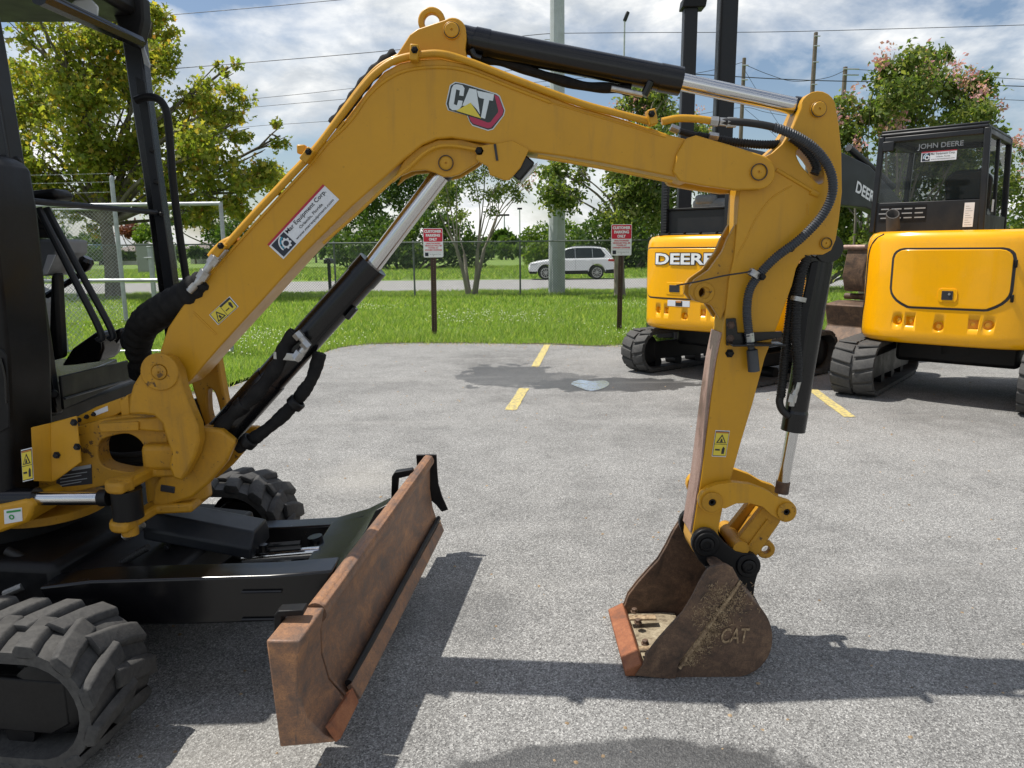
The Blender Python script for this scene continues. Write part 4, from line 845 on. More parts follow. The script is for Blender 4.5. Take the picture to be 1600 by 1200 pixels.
# ---- dealer sticker on the boom side
def sticker(q, Y, parent, nm='dealer_sticker', fn=PY):
    A_, B_, D_ = fn(*q[0], Y), fn(*q[1], Y), fn(*q[3], Y); A_ = Vector(A_); u = Vector(B_) - A_; v = A_ - Vector(D_); o = Vector(D_)
    n = u.cross(v).normalized()
    def quad(nm, a0, a1, b0, b1, mat, lift, par_, pts=None):
        pp = pts or [(a0, b0), (a1, b0), (a1, b1), (a0, b1)]
        m = MB().prism([o + u * a + v * b + n * lift for a, b in pp], n * .0008); return m.build(nm, mat, par_, smooth=False)
    s = quad(nm, 0, 1, 0, 1, 'sticker_white', .0008, parent)
    quad('red_stripe', 0, 1, .90, 1.0, 'sticker_red', .002, s); quad('logo_square', .025, .25, .06, .84, 'sticker_navy', .002, s)
    asp = u.length / v.length
    def circ(cx, cy, r, n_=24, a0=0, a1=360): return [(cx + r / asp * math.cos(R(a0 + (a1 - a0) * k / n_)), cy + r * math.sin(R(a0 + (a1 - a0) * k / n_))) for k in range(n_ + (a1 - a0 < 360))]
    gear = [];
    for k in range(16): r_ = .27 if k % 2 else .21; gear += [(.17 + r_ / asp * math.cos(R(22.5 * k + d)), .40 + r_ * math.sin(R(22.5 * k + d))) for d in (-7, 7)]
    quad('logo_gear', 0, 0, 0, 0, 'sticker_white', .003, s, gear); quad('logo_hole', 0, 0, 0, 0, 'sticker_navy', .0042, s, circ(.17, .40, .13))
    quad('logo_arc', 0, 0, 0, 0, 'sticker_white', .003, s, circ(.20, .36, .48, 14, 100, 190) + circ(.20, .36, .42, 14, 100, 190)[::-1])
    quad('logo_arc', 0, 0, 0, 0, 'sticker_cyan', .003, s, circ(.20, .36, .40, 14, 95, 190) + circ(.20, .36, .33, 14, 95, 190)[::-1])
    for txt, a0, a1, b0, b1 in (('Mar Equipment Corp.', .27, .96, .58, .84), ('Orlando, Florida', .42, .82, .34, .50), ('www.marequipment.com', .29, .95, .10, .25)):
        lettering('lettering', txt, o + u * a0 + v * b0, u * (a1 - a0), v * (b1 - b0), 'ink', s, .0028, .012)
    return s
sticker([(418, 382), (505, 288), (530, 313), (443, 405)], YB0, boom)
def warning(q, Y, parent, vertical=False, fn=PY):
    A_, B_, C_, D_ = [Vector(fn(*p, Y)) for p in q]; o = D_; u = C_ - D_; v = A_ - D_; n = u.cross(v).normalized()
    def quad(nm, pp, mat, lift, par_): return MB().prism([o + u * a + v * b + n * lift for a, b in pp], n * .0006).build(nm, mat, par_, smooth=False)
    s = quad('warning_label', [(0, 0), (1, 0), (1, 1), (0, 1)], 'sticker_white', .0006, parent)
    e = .03; quad('label_frame', [(e, e), (1 - e, e), (1 - e, 1 - e), (e, 1 - e)], 'ink', .0016, s)
    e = .055
    if vertical:
        quad('label_field', [(e, e), (1 - e, e), (1 - e, .47), (e, .47)], 'sticker_yellow', .0026, s); quad('label_field', [(e, .49), (1 - e, .49), (1 - e, .90), (e, .90)], 'sticker_yellow', .0026, s); quad('label_bar', [(e, .91), (1 - e, .91), (1 - e, 1 - e), (e, 1 - e)], 'orange_decal', .0026, s)
        quad('triangle', [(.15, .53), (.85, .53), (.5, .86)], 'ink', .0036, s); quad('triangle', [(.26, .56), (.74, .56), (.5, .79)], 'sticker_yellow', .0046, s); quad('figure', [(.40, .57), (.6, .57), (.52, .70), (.46, .70)], 'ink', .0056, s)
        quad('figure', [(.62, .12), (.80, .12), (.82, .34), (.70, .40), (.62, .30)], 'ink', .0036, s); quad('arrow', [(.15, .24), (.48, .24), (.48, .30), (.15, .30)], 'ink', .0036, s)
    else:
        quad('label_field', [(e, e), (.49, e), (.49, 1 - e), (e, 1 - e)], 'sticker_yellow', .0026, s); quad('label_field', [(.51, e), (1 - e, e), (1 - e, .80), (.51, .80)], 'sticker_yellow', .0026, s)
        quad('triangle', [(.09, .14), (.46, .14), (.275, .86)], 'ink', .0036, s); quad('triangle', [(.15, .21), (.40, .21), (.275, .69)], 'sticker_yellow', .0046, s); quad('figure', [(.23, .24), (.32, .24), (.30, .48), (.25, .48)], 'ink', .0056, s)
        quad('figure', [(.80, .22), (.86, .22), (.90, .60), (.84, .74), (.78, .60)], 'ink', .0036, s); quad('arrow', [(.56, .34), (.72, .34), (.72, .42), (.56, .42)], 'ink', .0036, s)
    return s
warning([(327, 492), (358, 464), (373, 479), (341, 508)], YB0, boom)
# ------------------------------------------------------------------ arm cylinder
ac = MB().tube(PXs([(716, 53), (733, 63), (740, 65)], YC), [.035, .046, .047], 20)
ac.tube(PXs([(736, 64), (1062, 127)], YC), .0455, 28).tube(PXs([(742, 65), (764, 69.5)], YC), .048, 28).tube(PXs([(1030, 121), (1064, 127.5)], YC), .0475, 28)
ac = ac.build('arm_cylinder', 'black_paint', CX)
MB().tube(PXs([(1060, 127), (1250, 168)], YC), .0295, 28).build('rod', 'chrome', ac)
MB().tube(PXs([(1240, 166), (1262, 170)], YC), [.034, .036], 20).lathe(PY(1276, 172, YC) - Vector((0, .04, 0)), (0, 1, 0), [(0, .045), (.08, .045)], 20).build('rod_eye', 'black_paint', ac)
MB().tube(PXs([(1006, 150), (1012, 138), (1016, 128)], YC - .03), .014, 8).build('port', 'black_paint', ac)
ctube([(955, 138), (980, 143), (1004, 148)], YC - .03, .010).build('hose_fitting', 'steel_zinc', ac)
ctube([(737, 78), (742, 88), (752, 92)], YC - .03, .013).build('port', 'black_paint', ac)
# ------------------------------------------------------------------ stick
YS0, YS1 = 2.645, 2.775
st_left = [(1082, 832), (1096, 744), (1105, 673), (1112, 617), (1120, 563), (1129, 520), (1135, 478), (1139, 438), (1147, 402), (1152, 350), (1156, 297)]
st_px = st_left + [(1162, 275), (1180, 252), (1205, 240), (1222, 225), (1238, 200), (1252, 168)] + arc(1279, 170, 28, -165, -20, 8) + [(1311, 195), (1315, 235), (1316, 300), (1311, 345), (1306, 375), (1299, 391), (1286, 398), (1268, 398), (1252, 405), (1244, 420), (1238, 445), (1218, 500), (1195, 560), (1176, 631), (1159, 687), (1144, 741), (1129, 795), (1122, 830)] + arc(1104, 850, 24, -40, 180, 8)
# window slot the hoses pass through
slot = smooth2([(1244, 236), (1262, 232), (1282, 255), (1288, 280), (1280, 288), (1262, 270), (1250, 255)], 3)
stick = plate_hole('stick', st_px, [slot], YS0, YS1, 'cat_yellow', CX, .005)
c = PXs([(x - 2, y) for x, y in st_left if y > 480], YS0); wf = MB().prism([Vector((p.x - .003, YS0 + .004, p.z)) for p in c] + [Vector((p.x + .004, YS0 + .004, p.z)) for p in c[::-1]], (0, YS1 - YS0 - .008, 0)).build('worn_face', 'rust_worn', stick, .001)
pin((1278, 171), YS0, .024, 'cat_yellow', stick, .016, ringr=.027); pin((1290, 380), YS0, .018, 'cat_yellow', stick, .006, ringr=.022)
def sbead(px, r, mat='cat_yellow'): return ctube(px, YS0, r, 6).build('weld_bead', mat, stick)
sbead([(1213, 265), (1240, 281), (1275, 302)], .007); sbead([(1278, 305), (1266, 300)], .009); sbead([(1237, 290), (1205, 310), (1182, 340), (1165, 375), (1150, 403)], .0025); sbead([(1262, 318), (1262, 335)], .003)
tm = plate_hole('thumb_mount', [(1150, 350), (1137, 373), (1129, 393), (1108, 422), (1086, 437), (1078, 448), (1078, 460), (1086, 470), (1100, 472), (1112, 478), (1126, 500), (1140, 470), (1150, 400)], [arc(1094, 456, 8, 0, 337.5, 15)], 2.655, 2.68, 'cat_yellow_cast', stick, .003)
plate_hole('thumb_mount', [(1150, 350), (1137, 373), (1129, 393), (1108, 422), (1086, 437), (1078, 448), (1078, 460), (1086, 470), (1100, 472), (1112, 478), (1126, 500), (1140, 470), (1150, 400)], [arc(1094, 456, 8, 0, 337.5, 15)], 2.745, 2.77, 'cat_yellow_cast', stick, .003, YP=2.655)
MB().ring(PY(1094, 456, 2.712), (0, 1, 0), .037, .020, .125, 22).build('boss', 'cat_yellow_cast', tm, .003)
warning([(1118, 672), (1139, 673), (1134, 714), (1112, 713)], YS0, stick, True)
# bracket for the auxiliary lines
br = plate('hose_bracket', [(1135, 498), (1150, 497), (1153, 520), (1222, 518), (1222, 527), (1160, 538), (1135, 540)], 2.632, 2.642, 'black_paint', stick, .002)
a_ = PY(1140, 537, 2.60); e_ = PY(1222, 535, 2.60); MB().box((a_ + e_) / 2 + Vector((0, .0, -.004)), ((e_ - a_).length, .075, .007)).build('shelf', 'black_paint', br, .002)
for px in ((1142, 508), (1141, 529)): hexbolt(px, 2.632, .010, 'rusty_post', br)
hexbolt((1140, 552), YS0, .011, 'black_dusty', stick); hexbolt((1235, 388), 2.635, .010, 'black_dusty', stick, .02)
# hoses on the near side of the stick
h1 = spline([PY(*p, y) for p, y in (((1118, 190), 2.62), ((1170, 192), 2.60), ((1222, 203), 2.585), ((1268, 228), 2.585), ((1295, 262), 2.585), ((1301, 298), 2.585), ((1286, 335), 2.59), ((1252, 372), 2.60), ((1215, 400), 2.605), ((1190, 425), 2.61), ((1172, 452), 2.612), ((1167, 485), 2.612), ((1170, 520), 2.612), ((1171, 527), 2.612))], 8)
MB().tube(h1[:22], .0125, 12).build('hose', 'hose_black', stick); ribbed(h1[14:], .0165, .0085).build('hose_guard', 'hose_grey', stick)
ctube([(1034, 190), (1060, 185), (1090, 186), (1112, 189)], 2.62, .0125).build('hard_line', 'cat_yellow', boom)
for a, b, r_ in (((1110, 189), (1122, 190), .017), ((1124, 190), (1140, 191), .0145), ((1136, 191), (1150, 191.5), .018)): MB().tube([PY(*a, 2.617), PY(*b, 2.615)], r_, 6).build('hose_nut', 'steel_zinc', boom, smooth=False)
h2 = spline([PY(*p, y) for p, y in (((1062, 205), 2.70), ((1090, 212), 2.70), ((1140, 221), 2.70), ((1190, 226), 2.70), ((1226, 224), 2.71), ((1248, 215), 2.73))], 8)
MB().tube(h2[:10], .011, 10).build('hose', 'hose_black', stick); ribbed(h2[8:], .0155, .009).build('hose_guard', 'hose_black', stick)
h3 = spline([PY(*p, 2.635) for p in ((1236, 214), (1252, 226), (1268, 244), (1276, 262), (1272, 272))], 8); ribbed(h3, .016, .009).build('hose_guard', 'hose_black', stick)
for a, b in (((1048, 199), (1060, 204)), ((1108, 212), (1122, 214))): MB().tube([PY(*a, 2.68), PY(*b, 2.68)], .014, 6).build('hose_nut', 'steel_zinc', boom, smooth=False)
# end fitting and tie
MB().tube([PY(1171, 520, 2.61), PY(1172, 534, 2.61)], .0155, 6).build('hose_nut', 'steel_zinc', stick, smooth=False)
MB().tube([PY(1172, 534, 2.61), PY(1174, 545, 2.61), PY(1175, 547, 2.61), PY(1178, 580, 2.61)], [.012, .012, .0195, .0205], 14).build('end_cap', 'hose_grey', stick)
ctube([(1057, 446), (1090, 440), (1130, 431), (1168, 425), (1178, 420)], [2.60, 2.6, 2.6, 2.595, 2.6], .0028).build('cable_tie', 'ink', stick)
MB().ring(PY(1178, 428, 2.607), PY(1178, 428, 2.6) - PY(1190, 410, 2.6), .022, .0165, .022, 14).build('hose_clamp', 'steel_zinc', stick); hexbolt((1190, 432), 2.60, .010, 'black_dusty', stick, .02)
# ------------------------------------------------------------------ bucket cylinder
ax = [PY(*p, YC) for p in ((1287, 388), (1239, 672))]
bc = MB().tube([lp(*ax, .0), lp(*ax, 1.0)], .0415, 24).tube([lp(*ax, .90), lp(*ax, 1.003)], .0445, 24).tube([lp(*ax, .855), lp(*ax, .90)], [.036, .0445], 24).lathe(ax[0] - Vector((0, .05, 0)), (0, 1, 0), [(0, .05), (.1, .05)], 20)
bc = bc.build('bucket_cylinder', 'black_paint', CX)
MB().tube([PY(1239, 670, YC), PY(1222, 762, YC)], .0225, 24).build('rod', 'chrome', bc); MB().tube([PY(1224, 752, YC), PY(1221, 770, YC)], .026, 18).build('rod_collar', 'rust_bucket', bc)
plate('guard', [(1262, 402), (1296, 400), (1302, 415), (1284, 500), (1262, 600), (1256, 640), (1240, 636), (1250, 560), (1258, 480)], 2.672, 2.680, 'black_paint', bc, .003); plate('guard', [(1268, 410), (1280, 408), (1262, 500), (1250, 600), (1240, 630), (1248, 500)], 2.655, 2.668, 'black_dusty', bc, .003)
ribbed(spline([PY(*p, 2.655) for p in ((1262, 400), (1252, 430), (1246, 470), (1243, 520), (1246, 560), (1246, 596))], 8), .0185, .009).build('hose_guard', 'hose_black', bc)
ribbed(spline([PY(*p, 2.69) for p in ((1250, 412), (1240, 450), (1232, 510), (1226, 560), (1220, 620))], 8), .0175, .009).build('hose_guard', 'hose_black', bc)
ctube([(1247, 596), (1243, 610), (1238, 622), (1236, 634)], 2.665, .012).build('hose_fitting', 'steel_zinc', bc); MB().tube([PY(1239, 616, 2.66), PY(1236, 628, 2.66)], .017, 6).build('hose_nut', 'steel_zinc', bc, smooth=False)
ctube([(1220, 616), (1218, 628), (1222, 640), (1232, 650)], 2.69, .014).build('hose', 'hose_black', bc)
MB().ring(PY(1248, 467, 2.655), (0.2, 0, 1), .027, .0195, .016, 16).build('hose_clamp', 'steel_zinc', bc)
# ------------------------------------------------------------------ bucket linkage
gl = [(1105, 764), (1122, 757), (1145, 754), (1172, 757), (1197, 766), (1217, 778)] + arc(1228, 799, 17, -60, 110, 9) + [(1205, 804), (1192, 792), (1170, 786), (1150, 787), (1133, 795)] + arc(1112, 784, 20, 30, 250, 9)
lk = plate('guide_link', gl, 2.600, 2.632, 'cat_yellow', CX, .004); plate('guide_link', gl, 2.790, 2.822, 'cat_yellow', CX, .004, YP=2.60)
for px, r_ in (((1112, 784), .022), ((1228, 799), .020)):
    c = PY(*px, 2.60); MB().ring(c, (0, 1, 0), r_ * 1.75, r_ * .62, .024, 24).build('boss', 'cat_yellow_cast', lk, .003); MB().lathe(c, (0, -1, 0), [(-.23, r_ * .6), (.006, r_ * .6), (.006, r_ * .3), (0, r_ * .3)], 16).build('pin', 'black_dusty', lk)
hk = plate('bucket_link', [(1190, 796), (1203, 790), (1224, 806), (1218, 818), (1182, 870), (1163, 866), (1150, 846)], 2.655, 2.690, 'cat_yellow_cast', CX, .004); plate('bucket_link', [(1190, 796), (1203, 790), (1224, 806), (1218, 818), (1182, 870), (1163, 866), (1150, 846)], 2.77, 2.805, 'cat_yellow_cast', CX, .004, YP=2.655)
plate('bucket_link_web', [(1196, 806), (1212, 812), (1180, 858), (1162, 852)], 2.69, 2.77, 'cat_yellow_cast', hk, .003, YP=2.655); plate('bucket_link_rib', [(1199, 812), (1203, 815), (1172, 856), (1168, 853)], 2.648, 2.656, 'cat_yellow_cast', hk, .002)
MB().tube([PY(1158, 858, 2.62), PY(1158, 858, 2.62) + Vector((0, .22, 0))], .03, 18).build('link_boss', 'cat_yellow_cast', hk)
MB().ring(PY(1195, 857, 2.72), (0, 1, 0), .036, .016, .03, 20).build('hook_eye', 'cat_yellow_cast', hk, .004)
# ------------------------------------------------------------------ bucket
BY0, BY1 = 2.45, 2.93
side = spx([(1092, 912), (1104, 892), (1117, 884), (1132, 881), (1145, 889), (1154, 906), (1166, 926), (1187, 948), (1201, 968), (1207, 991), (1205, 1015), (1195, 1035), (1178, 1050), (1150, 1059), (1095, 1061), (1056, 1062), (992, 1056)], 4)[4:] + [ (1006, 1037), (1012, 1020), (1030, 997), (1050, 975), (1067, 957), (1082, 932), (1092, 912), (1098, 901)]
bk = plate('bucket', side, BY0 + .008, BY0 + .022, 'rust_bucket', CX, .003, YP=BY0 + .008)
wear = [(1106, 890), (1117, 884), (1132, 881), (1145, 887), (1155, 906), (1120, 952), (1090, 998), (1062, 1034), (1055, 1062), (992, 1056), (1006, 1037), (1012, 1020), (1030, 997), (1050, 975), (1067, 957), (1082, 932), (1092, 912)]
plate('side_cutter', wear, BY0, BY0 + .0075, 'rust_bucket', bk, .002, YP=BY0)
plate('side_plate', side, BY1 - .022, BY1 - .008, 'rust_bucket', bk, .003, YP=BY0 + .008); plate('side_cutter', wear, BY1 - .0075, BY1, 'rust_bucket', bk, .002, YP=BY0)
sh_px = [(992, 1056), (1056, 1062)] + spx([(1095, 1061), (1150, 1059), (1178, 1050), (1195, 1035), (1205, 1015), (1207, 991), (1201, 968), (1187, 948), (1166, 926), (1150, 908), (1136, 898), (1122, 898)], 4)
sp_ = PXs(sh_px, BY0 + .008); cen = PY(1110, 985, BY0 + .008)
outer = [Vector((p.x, BY0 + .0215, p.z)) for p in sp_]; inner = [Vector((p.x, BY0 + .0215, p.z)) + (cen - p).normalized() * .014 for p in sp_]
for q in inner: q.y = BY0 + .0215
MB().prism(outer + inner[::-1], (0, BY1 - BY0 - .043, 0)).build('shell', 'rust_bucket', bk, .002)
MB().prism([inner[k] + Vector((0, .001, .002 + .012 * (k > 0))) for k in range(3)] + [inner[1] + Vector((.02, .001, .022))], (0, BY1 - BY0 - .05, 0)).build('packed_mud', 'mud_dry', bk, .006)
# bolt-on cutting edge
a_ = PY(983, 1051, BY0 + .005); b_ = PY(1004, 1042, BY0 + .005)
MB().prism([Vector((a_.x - .012, BY0 + .01, .004)), Vector((a_.x - .016, BY0 + .01, a_.z + .004)), Vector((b_.x - .004, BY0 + .01, b_.z + .012)), Vector((b_.x + .012, BY0 + .01, b_.z - .012)), Vector((b_.x + .006, BY0 + .01, .004))], (0, BY1 - BY0 - .012, 0)).build('cutting_edge', 'rust_edge', bk, .004)
for k, yy in enumerate((2.52, 2.60, 2.76, 2.85)):
    c = Vector((b_.x + .035, yy, .052)); MB().lathe(c, (0, 0, 1), [(0, .017), (.004, .017), (.004, .012), (.016, .012), (.018, .009)], 6).build('bolt', 'rust_bucket', bk, smooth=False)
for yy in (2.56, 2.80): MB().box((b_.x + .06, yy, .054), (.11, .035, .010)).build('bolt_plate', 'dirt_straw', bk, .003)
# inner gusset, dirt on the side
d0, d1 = PY(1088, 878, 2.9), PY(1030, 955, 2.9); MB().tube([d0 + Vector((0, .075, 0)), d1 + Vector((0, .07, 0))], .010, 8).build('gusset', 'rust_bucket', bk)
for s0, (ux, uy) in (((1156, 908), (1060, 1044)),):
    pts = [PY(s0[0] + (ux - s0[0]) * k / 14, s0[1] + (uy - s0[1]) * k / 14, BY0 + .004) + Vector((.004, 0, 0)) for k in range(15)]; MB().tube(pts, [.004 + .004 * random.random() for _ in pts], 7).build('packed_dirt', 'dirt_straw', bk)
n = 2200; V = []
for k in range(n):
    f_ = random.random() ** 1.2; s = random.random(); px = 1150 - 88 * s + f_ * random.uniform(0, 46) * (1 - .55 * s) ; py = 915 + 118 * s + f_ * random.uniform(-8, 40) * (1 - .4 * s)
    if s < .45 and random.random() < .5: px -= random.uniform(0, 42); py -= random.uniform(-8, 14)
    if not (1060 < px < 1196 and py < 1040): continue
    c = PY(px, py, BY0 + .0055); a = random.uniform(0, 6.28); L = random.uniform(.003, .014); w = .0009; d = Vector((math.cos(a), 0, math.sin(a))); e = Vector((-d.z, 0, d.x)); yo = BY0 - .002 if px < 1150 - 88 * s else BY0 + .0055
    q = Vector((c.x, yo, c.z)); V += [q - d * L / 2 - e * w, q + d * L / 2 - e * w + Vector((0, -.003, 0)), q + d * L / 2 + e * w + Vector((0, -.003, 0)), q - d * L / 2 + e * w]
o = tri_mesh('straw_debris', np.array([tuple(v) for v in V]), np.arange(len(V)).reshape(-1, 4), 'dirt_straw', 'stuff', bk)
o_ = PY(1124, 1004, BY0 + .008); lettering('cast_letters', 'CAT', o_, PY(1166, 1004, BY0 + .008) - o_, PY(1129, 980, BY0 + .008) - o_, 'dirt_straw', bk, .006, .012)
# ears
ear = arc(1104, 850, 23, 150, 330, 9) + [(1134, 850), (1150, 862), (1162, 865)] + arc(1169, 884, 20, -70, 40, 7) + [(1180, 912), (1178, 930), (1188, 948), (1168, 936), (1148, 905), (1132, 893), (1108, 893), (1092, 876)]
for y0, y1 in ((2.612, 2.640), (2.82, 2.848)): plate('ear', ear, y0, y1, 'black_dusty', bk, .004, YP=2.612)
for px in ((1104, 850), (1169, 884)):
    c = PY(*px, 2.612); MB().ring(c, (0, 1, 0), .046, .026, .016, 26).build('ear_boss', 'black_dusty', bk, .004); MB().lathe(c, (0, -1, 0), [(-.26, .026), (.012, .026), (.014, .022), (.014, .014), (.010, .013)], 22).build('pin', 'black_dusty', bk)
plate('top_plate', [(1100, 884), (1125, 878), (1150, 896), (1170, 925), (1160, 925), (1140, 904), (1118, 896)], 2.56, 2.90, 'black_dusty', bk, .004, YP=2.60)
# ------------------------------------------------------------------ boom cylinder
ax = [PY(322, 706, YC), PY(583, 413, YC)]
bo = MB().tube([lp(*ax, 0), lp(*ax, 1)], .0565, 30).tube([lp(*ax, .93), lp(*ax, 1.0)], .060, 30).tube([lp(*ax, .0), lp(*ax, .40)], .0605, 30).build('boom_cylinder', 'black_paint', CX)
MB().tube([lp(*ax, .99), PY(697, 262, YC)], .0335, 28).build('rod', 'chrome', bo)
MB().tube([PY(688, 274, YC), PY(698, 260, YC)], [.038, .042], 20).lathe(PY(697, 257, YC) - Vector((0, .05, 0)), (0, 1, 0), [(0, .045), (.1, .045)], 20).build('rod_eye', 'black_paint', bo)
MB().box(lp(*ax, .80) + Vector((.05, -.02, -.035)), (.05, .04, .02), Matrix.Rotation(R(-48), 3, 'Y')).build('port', 'black_paint', bo, .004); MB().lathe(lp(*ax, .62) + Vector((0, -.05, 0)), (0, -1, 0), [(0, .013), (.012, .013), (.014, .009)], 6).build('bolt', 'black_dusty', bo, smooth=False)
ctube([(466, 522), (478, 538), (470, 552), (462, 562)], YC - .085, .014).build('hose_fitting', 'steel_zinc', bo)
for a, b in (((463, 520), (470, 528)), ((474, 534), (482, 543)), ((470, 550), (463, 560))): MB().tube([PY(*a, YC - .087), PY(*b, YC - .087)], .019, 6).build('hose_nut', 'steel_zinc', bo, smooth=False)
p0 = PY(447, 557, YC - .07); MB().box(p0, (.09, .012, .028), Matrix.Rotation(R(6), 3, 'Y')).build('strap', 'steel_zinc', bo, .003)
pts = spline(PXs([(462, 520), (446, 540), (438, 562), (420, 590), (396, 620), (372, 640), (352, 660), (330, 690)], YC - .055), 6); MB().tube(pts, [.026 + .003 * math.sin(i * .9) for i in range(len(pts))], 12).build('hose_sleeve', 'sleeve_fabric', bo)
pts = spline([PY(*p, YC - .02) for p in ((500, 552), (488, 590), (474, 612), (455, 636), (430, 660), (400, 683), (384, 692), (370, 700))], 8); MB().tube(pts, [.024 + .002 * math.sin(i * .5) + .001 * math.sin(i * 2.1) for i in range(len(pts))], 12).build('hose_sleeve', 'sleeve_fabric', bo)
for px in ((378, 634), (462, 630), (388, 690)): MB().ring(PY(*px, YC - .05), (1, 0, .9), .033, .02, .03, 14).build('hose_clamp', 'black_dusty', bo, .004)
# ------------------------------------------------------------------ swing bracket
sb = plate('swing_bracket', [(200, 648), (201, 622), (207, 602), (220, 581), (234, 564), (251, 555), (267, 561), (279, 580), (285, 607), (296, 637), (308, 665), (311, 690), (305, 713), (294, 735), (284, 752), (270, 748), (263, 728), (267, 708), (259, 685), (252, 662), (240, 650), (222, 648)], 2.53, 2.595, 'cat_yellow_cast', CX, .010)
plate_hole('far_ear', [(240, 650), (228, 610), (234, 575), (251, 555), (267, 561), (279, 580), (290, 640), (300, 690), (296, 715), (262, 712)], [smooth2([(262, 640), (272, 640), (282, 668), (284, 690), (272, 696), (264, 680)], 3)], 2.875, 2.935, 'cat_yellow_cast', sb, .008, YP=2.53)
c = PY(250, 581, 2.53); MB().ring(c, (0, 1, 0), .066, .0265, .014, 30).build('boss', 'cat_yellow_cast', sb, .004); MB().lathe(c, (0, -1, 0), [(-.38, .025), (.008, .025), (.010, .022), (.0105, .004), (.007, .003)], 26).build('pin', 'cat_yellow_cast', sb)
hub = PY(276, 720, 2.73)
MB().lathe((hub.x, 2.73, .60), (0, 0, 1), [(0, .10), (.02, .115), (.20, .115), (.27, .09), (.28, .06)], 26).build('swing_hub', 'cat_yellow_cast', sb, .004)
plate('hub_web', [(258, 662), (305, 668), (345, 672), (368, 690), (354, 722), (326, 756), (300, 778), (256, 792), (236, 800), (240, 760), (266, 715)], 2.60, 2.64, 'cat_yellow_cast', sb, .010, YP=2.60)
plate('hub_web', [(300, 690), (345, 690), (372, 690), (356, 722), (326, 756), (300, 778), (270, 770)], 2.82, 2.86, 'cat_yellow_cast', sb, .010, YP=2.60)
MB().box((hub.x + .02, 2.73, .81), (.16, .30, .10)).build('hub_web', 'cat_yellow_cast', sb, .02)
q = PY(262, 764, 2.598); MB().box(q, (.052, .006, .026), Matrix.Rotation(R(10), 3, 'Y')).build('slot', 'ink', sb, .010)
eye = PY(197, 770, 2.46)
def planplate(nm, z0, z1): 
    pts = []
    for k in range(13): a = R(100 + 190 * k / 12); pts.append((eye.x + .062 * math.cos(a), eye.y + .062 * math.sin(a), z0))
    pts += [(hub.x - .02, 2.585, z0), (hub.x + .10, 2.60, z0), (hub.x + .10, 2.80, z0), (hub.x - .08, 2.72, z0)]
    return MB().prism(pts, (0, 0, z1 - z0)).build(nm, 'cat_yellow_cast', sb, .010)
planplate('swing_arm', .735, .775); planplate('swing_arm', .595, .632)
MB().lathe((eye.x, eye.y, .632), (0, 0, 1), [(0, .05), (.103, .05)], 22).build('swing_eye', 'black_dusty', sb); MB().lathe((eye.x, eye.y, .57), (0, 0, 1), [(0, .028), (.208, .028), (.211, .02)], 18).build('pin', 'cat_yellow_cast', sb)
sc = MB().tube([PY(-60, 780, 2.50), PY(58, 779, 2.49)], .040, 18).build('swing_cylinder', 'black_paint', CX); MB().tube([PY(52, 779, 2.49), PY(164, 778, 2.465)], .0245, 22).build('rod', 'chrome', sc); MB().tube([PY(158, 778, 2.465), PY(172, 777, 2.46)], .030, 16).build('rod_collar', 'black_dusty', sc)
plate('cylinder_seat', [(312, 668), (340, 664), (352, 690), (330, 712), (306, 716)], 2.655, 2.80, 'cat_yellow_cast', sb, .01, YP=2.65)
# ------------------------------------------------------------------ house front casting and panels
hs = plate_hole('swing_mount', [(60, 690), (118, 668), (160, 655), (200, 649), (256, 652), (262, 690), (262, 728), (232, 742), (168, 758), (120, 768), (60, 772)], [smooth2([(153, 710), (156, 690), (175, 681), (200, 678), (220, 690), (228, 712), (224, 730), (205, 738), (178, 734), (160, 727)], 4)], 2.62, 2.70, 'cat_yellow_cast', CX, .004)
plate('mount_lug', [(153, 661), (255, 650), (258, 676), (216, 673), (156, 676)], 2.585, 2.75, 'cat_yellow_cast', hs, .008, YP=2.585); plate('mount_lug_face', [(153, 662), (216, 659), (217, 673), (156, 676)], 2.577, 2.59, 'cat_yellow_cast', hs, .004, YP=2.577)
plate('mount_back', [(60, 690), (262, 650), (262, 728), (60, 772)], 2.96, 3.0, 'black_dusty', hs, 0, YP=2.62)
for k in range(3): ctube([(150, 705 + 9 * k), (185, 712 + 8 * k), (240, 708 + 9 * k)], 2.80 + .03 * k, .013).build('hose', 'hose_black', hs)
pa = PXs([(78, 661), (119, 650), (127, 722), (86, 752), (80, 753)], 2.565); MB().prism(pa, (0, .008, 0)).build('bolted_panel', 'cat_yellow', hs, .003)
pb = [PY(78, 661, 2.565), PY(80, 753, 2.565), PY(52, 752, 2.52), PY(48, 668, 2.52)]; MB().prism(pb, (.004, .009, 0)).build('bolted_panel', 'cat_yellow', hs, .003)
for px in ((89, 711), (116, 660), (121, 698)): hexbolt(px, 2.564, .009, 'dark_grey', hs)
plate('nose_plate', [(118, 652), (150, 636), (188, 622), (196, 640), (180, 650), (124, 666)], 2.66, 2.70, 'cat_yellow', hs, .004, YP=2.66)
plate('nose_plate', [(186, 628), (200, 616), (203, 648), (190, 652)], 2.64, 2.68, 'cat_yellow', hs, .003, YP=2.64)
for px in ((124, 656), (136, 651), (147, 647)): hexbolt(px, 2.66, .006, 'dark_grey', hs)
A_ = PXs([(147, 643), (168, 634), (169, 642), (148, 650)], 2.658); MB().prism(A_, (0, .001, 0)).build('serial_label', 'sticker_white', hs)
A_ = PXs([(88, 736), (143, 726), (144, 756), (88, 762)], 2.618); np_ = MB().prism(A_, (0, .001, 0)).build('name_plate', 'ink', hs)
for k in range(4): A_ = PXs([(94, 743 + 5 * k), (136 - 9 * (k % 2), 737 + 5 * k), (136 - 9 * (k % 2), 738.2 + 5 * k), (94, 744.2 + 5 * k)], 2.6165); MB().prism(A_, (0, .0005, 0)).build('text_line', 'ink_grey', np_)
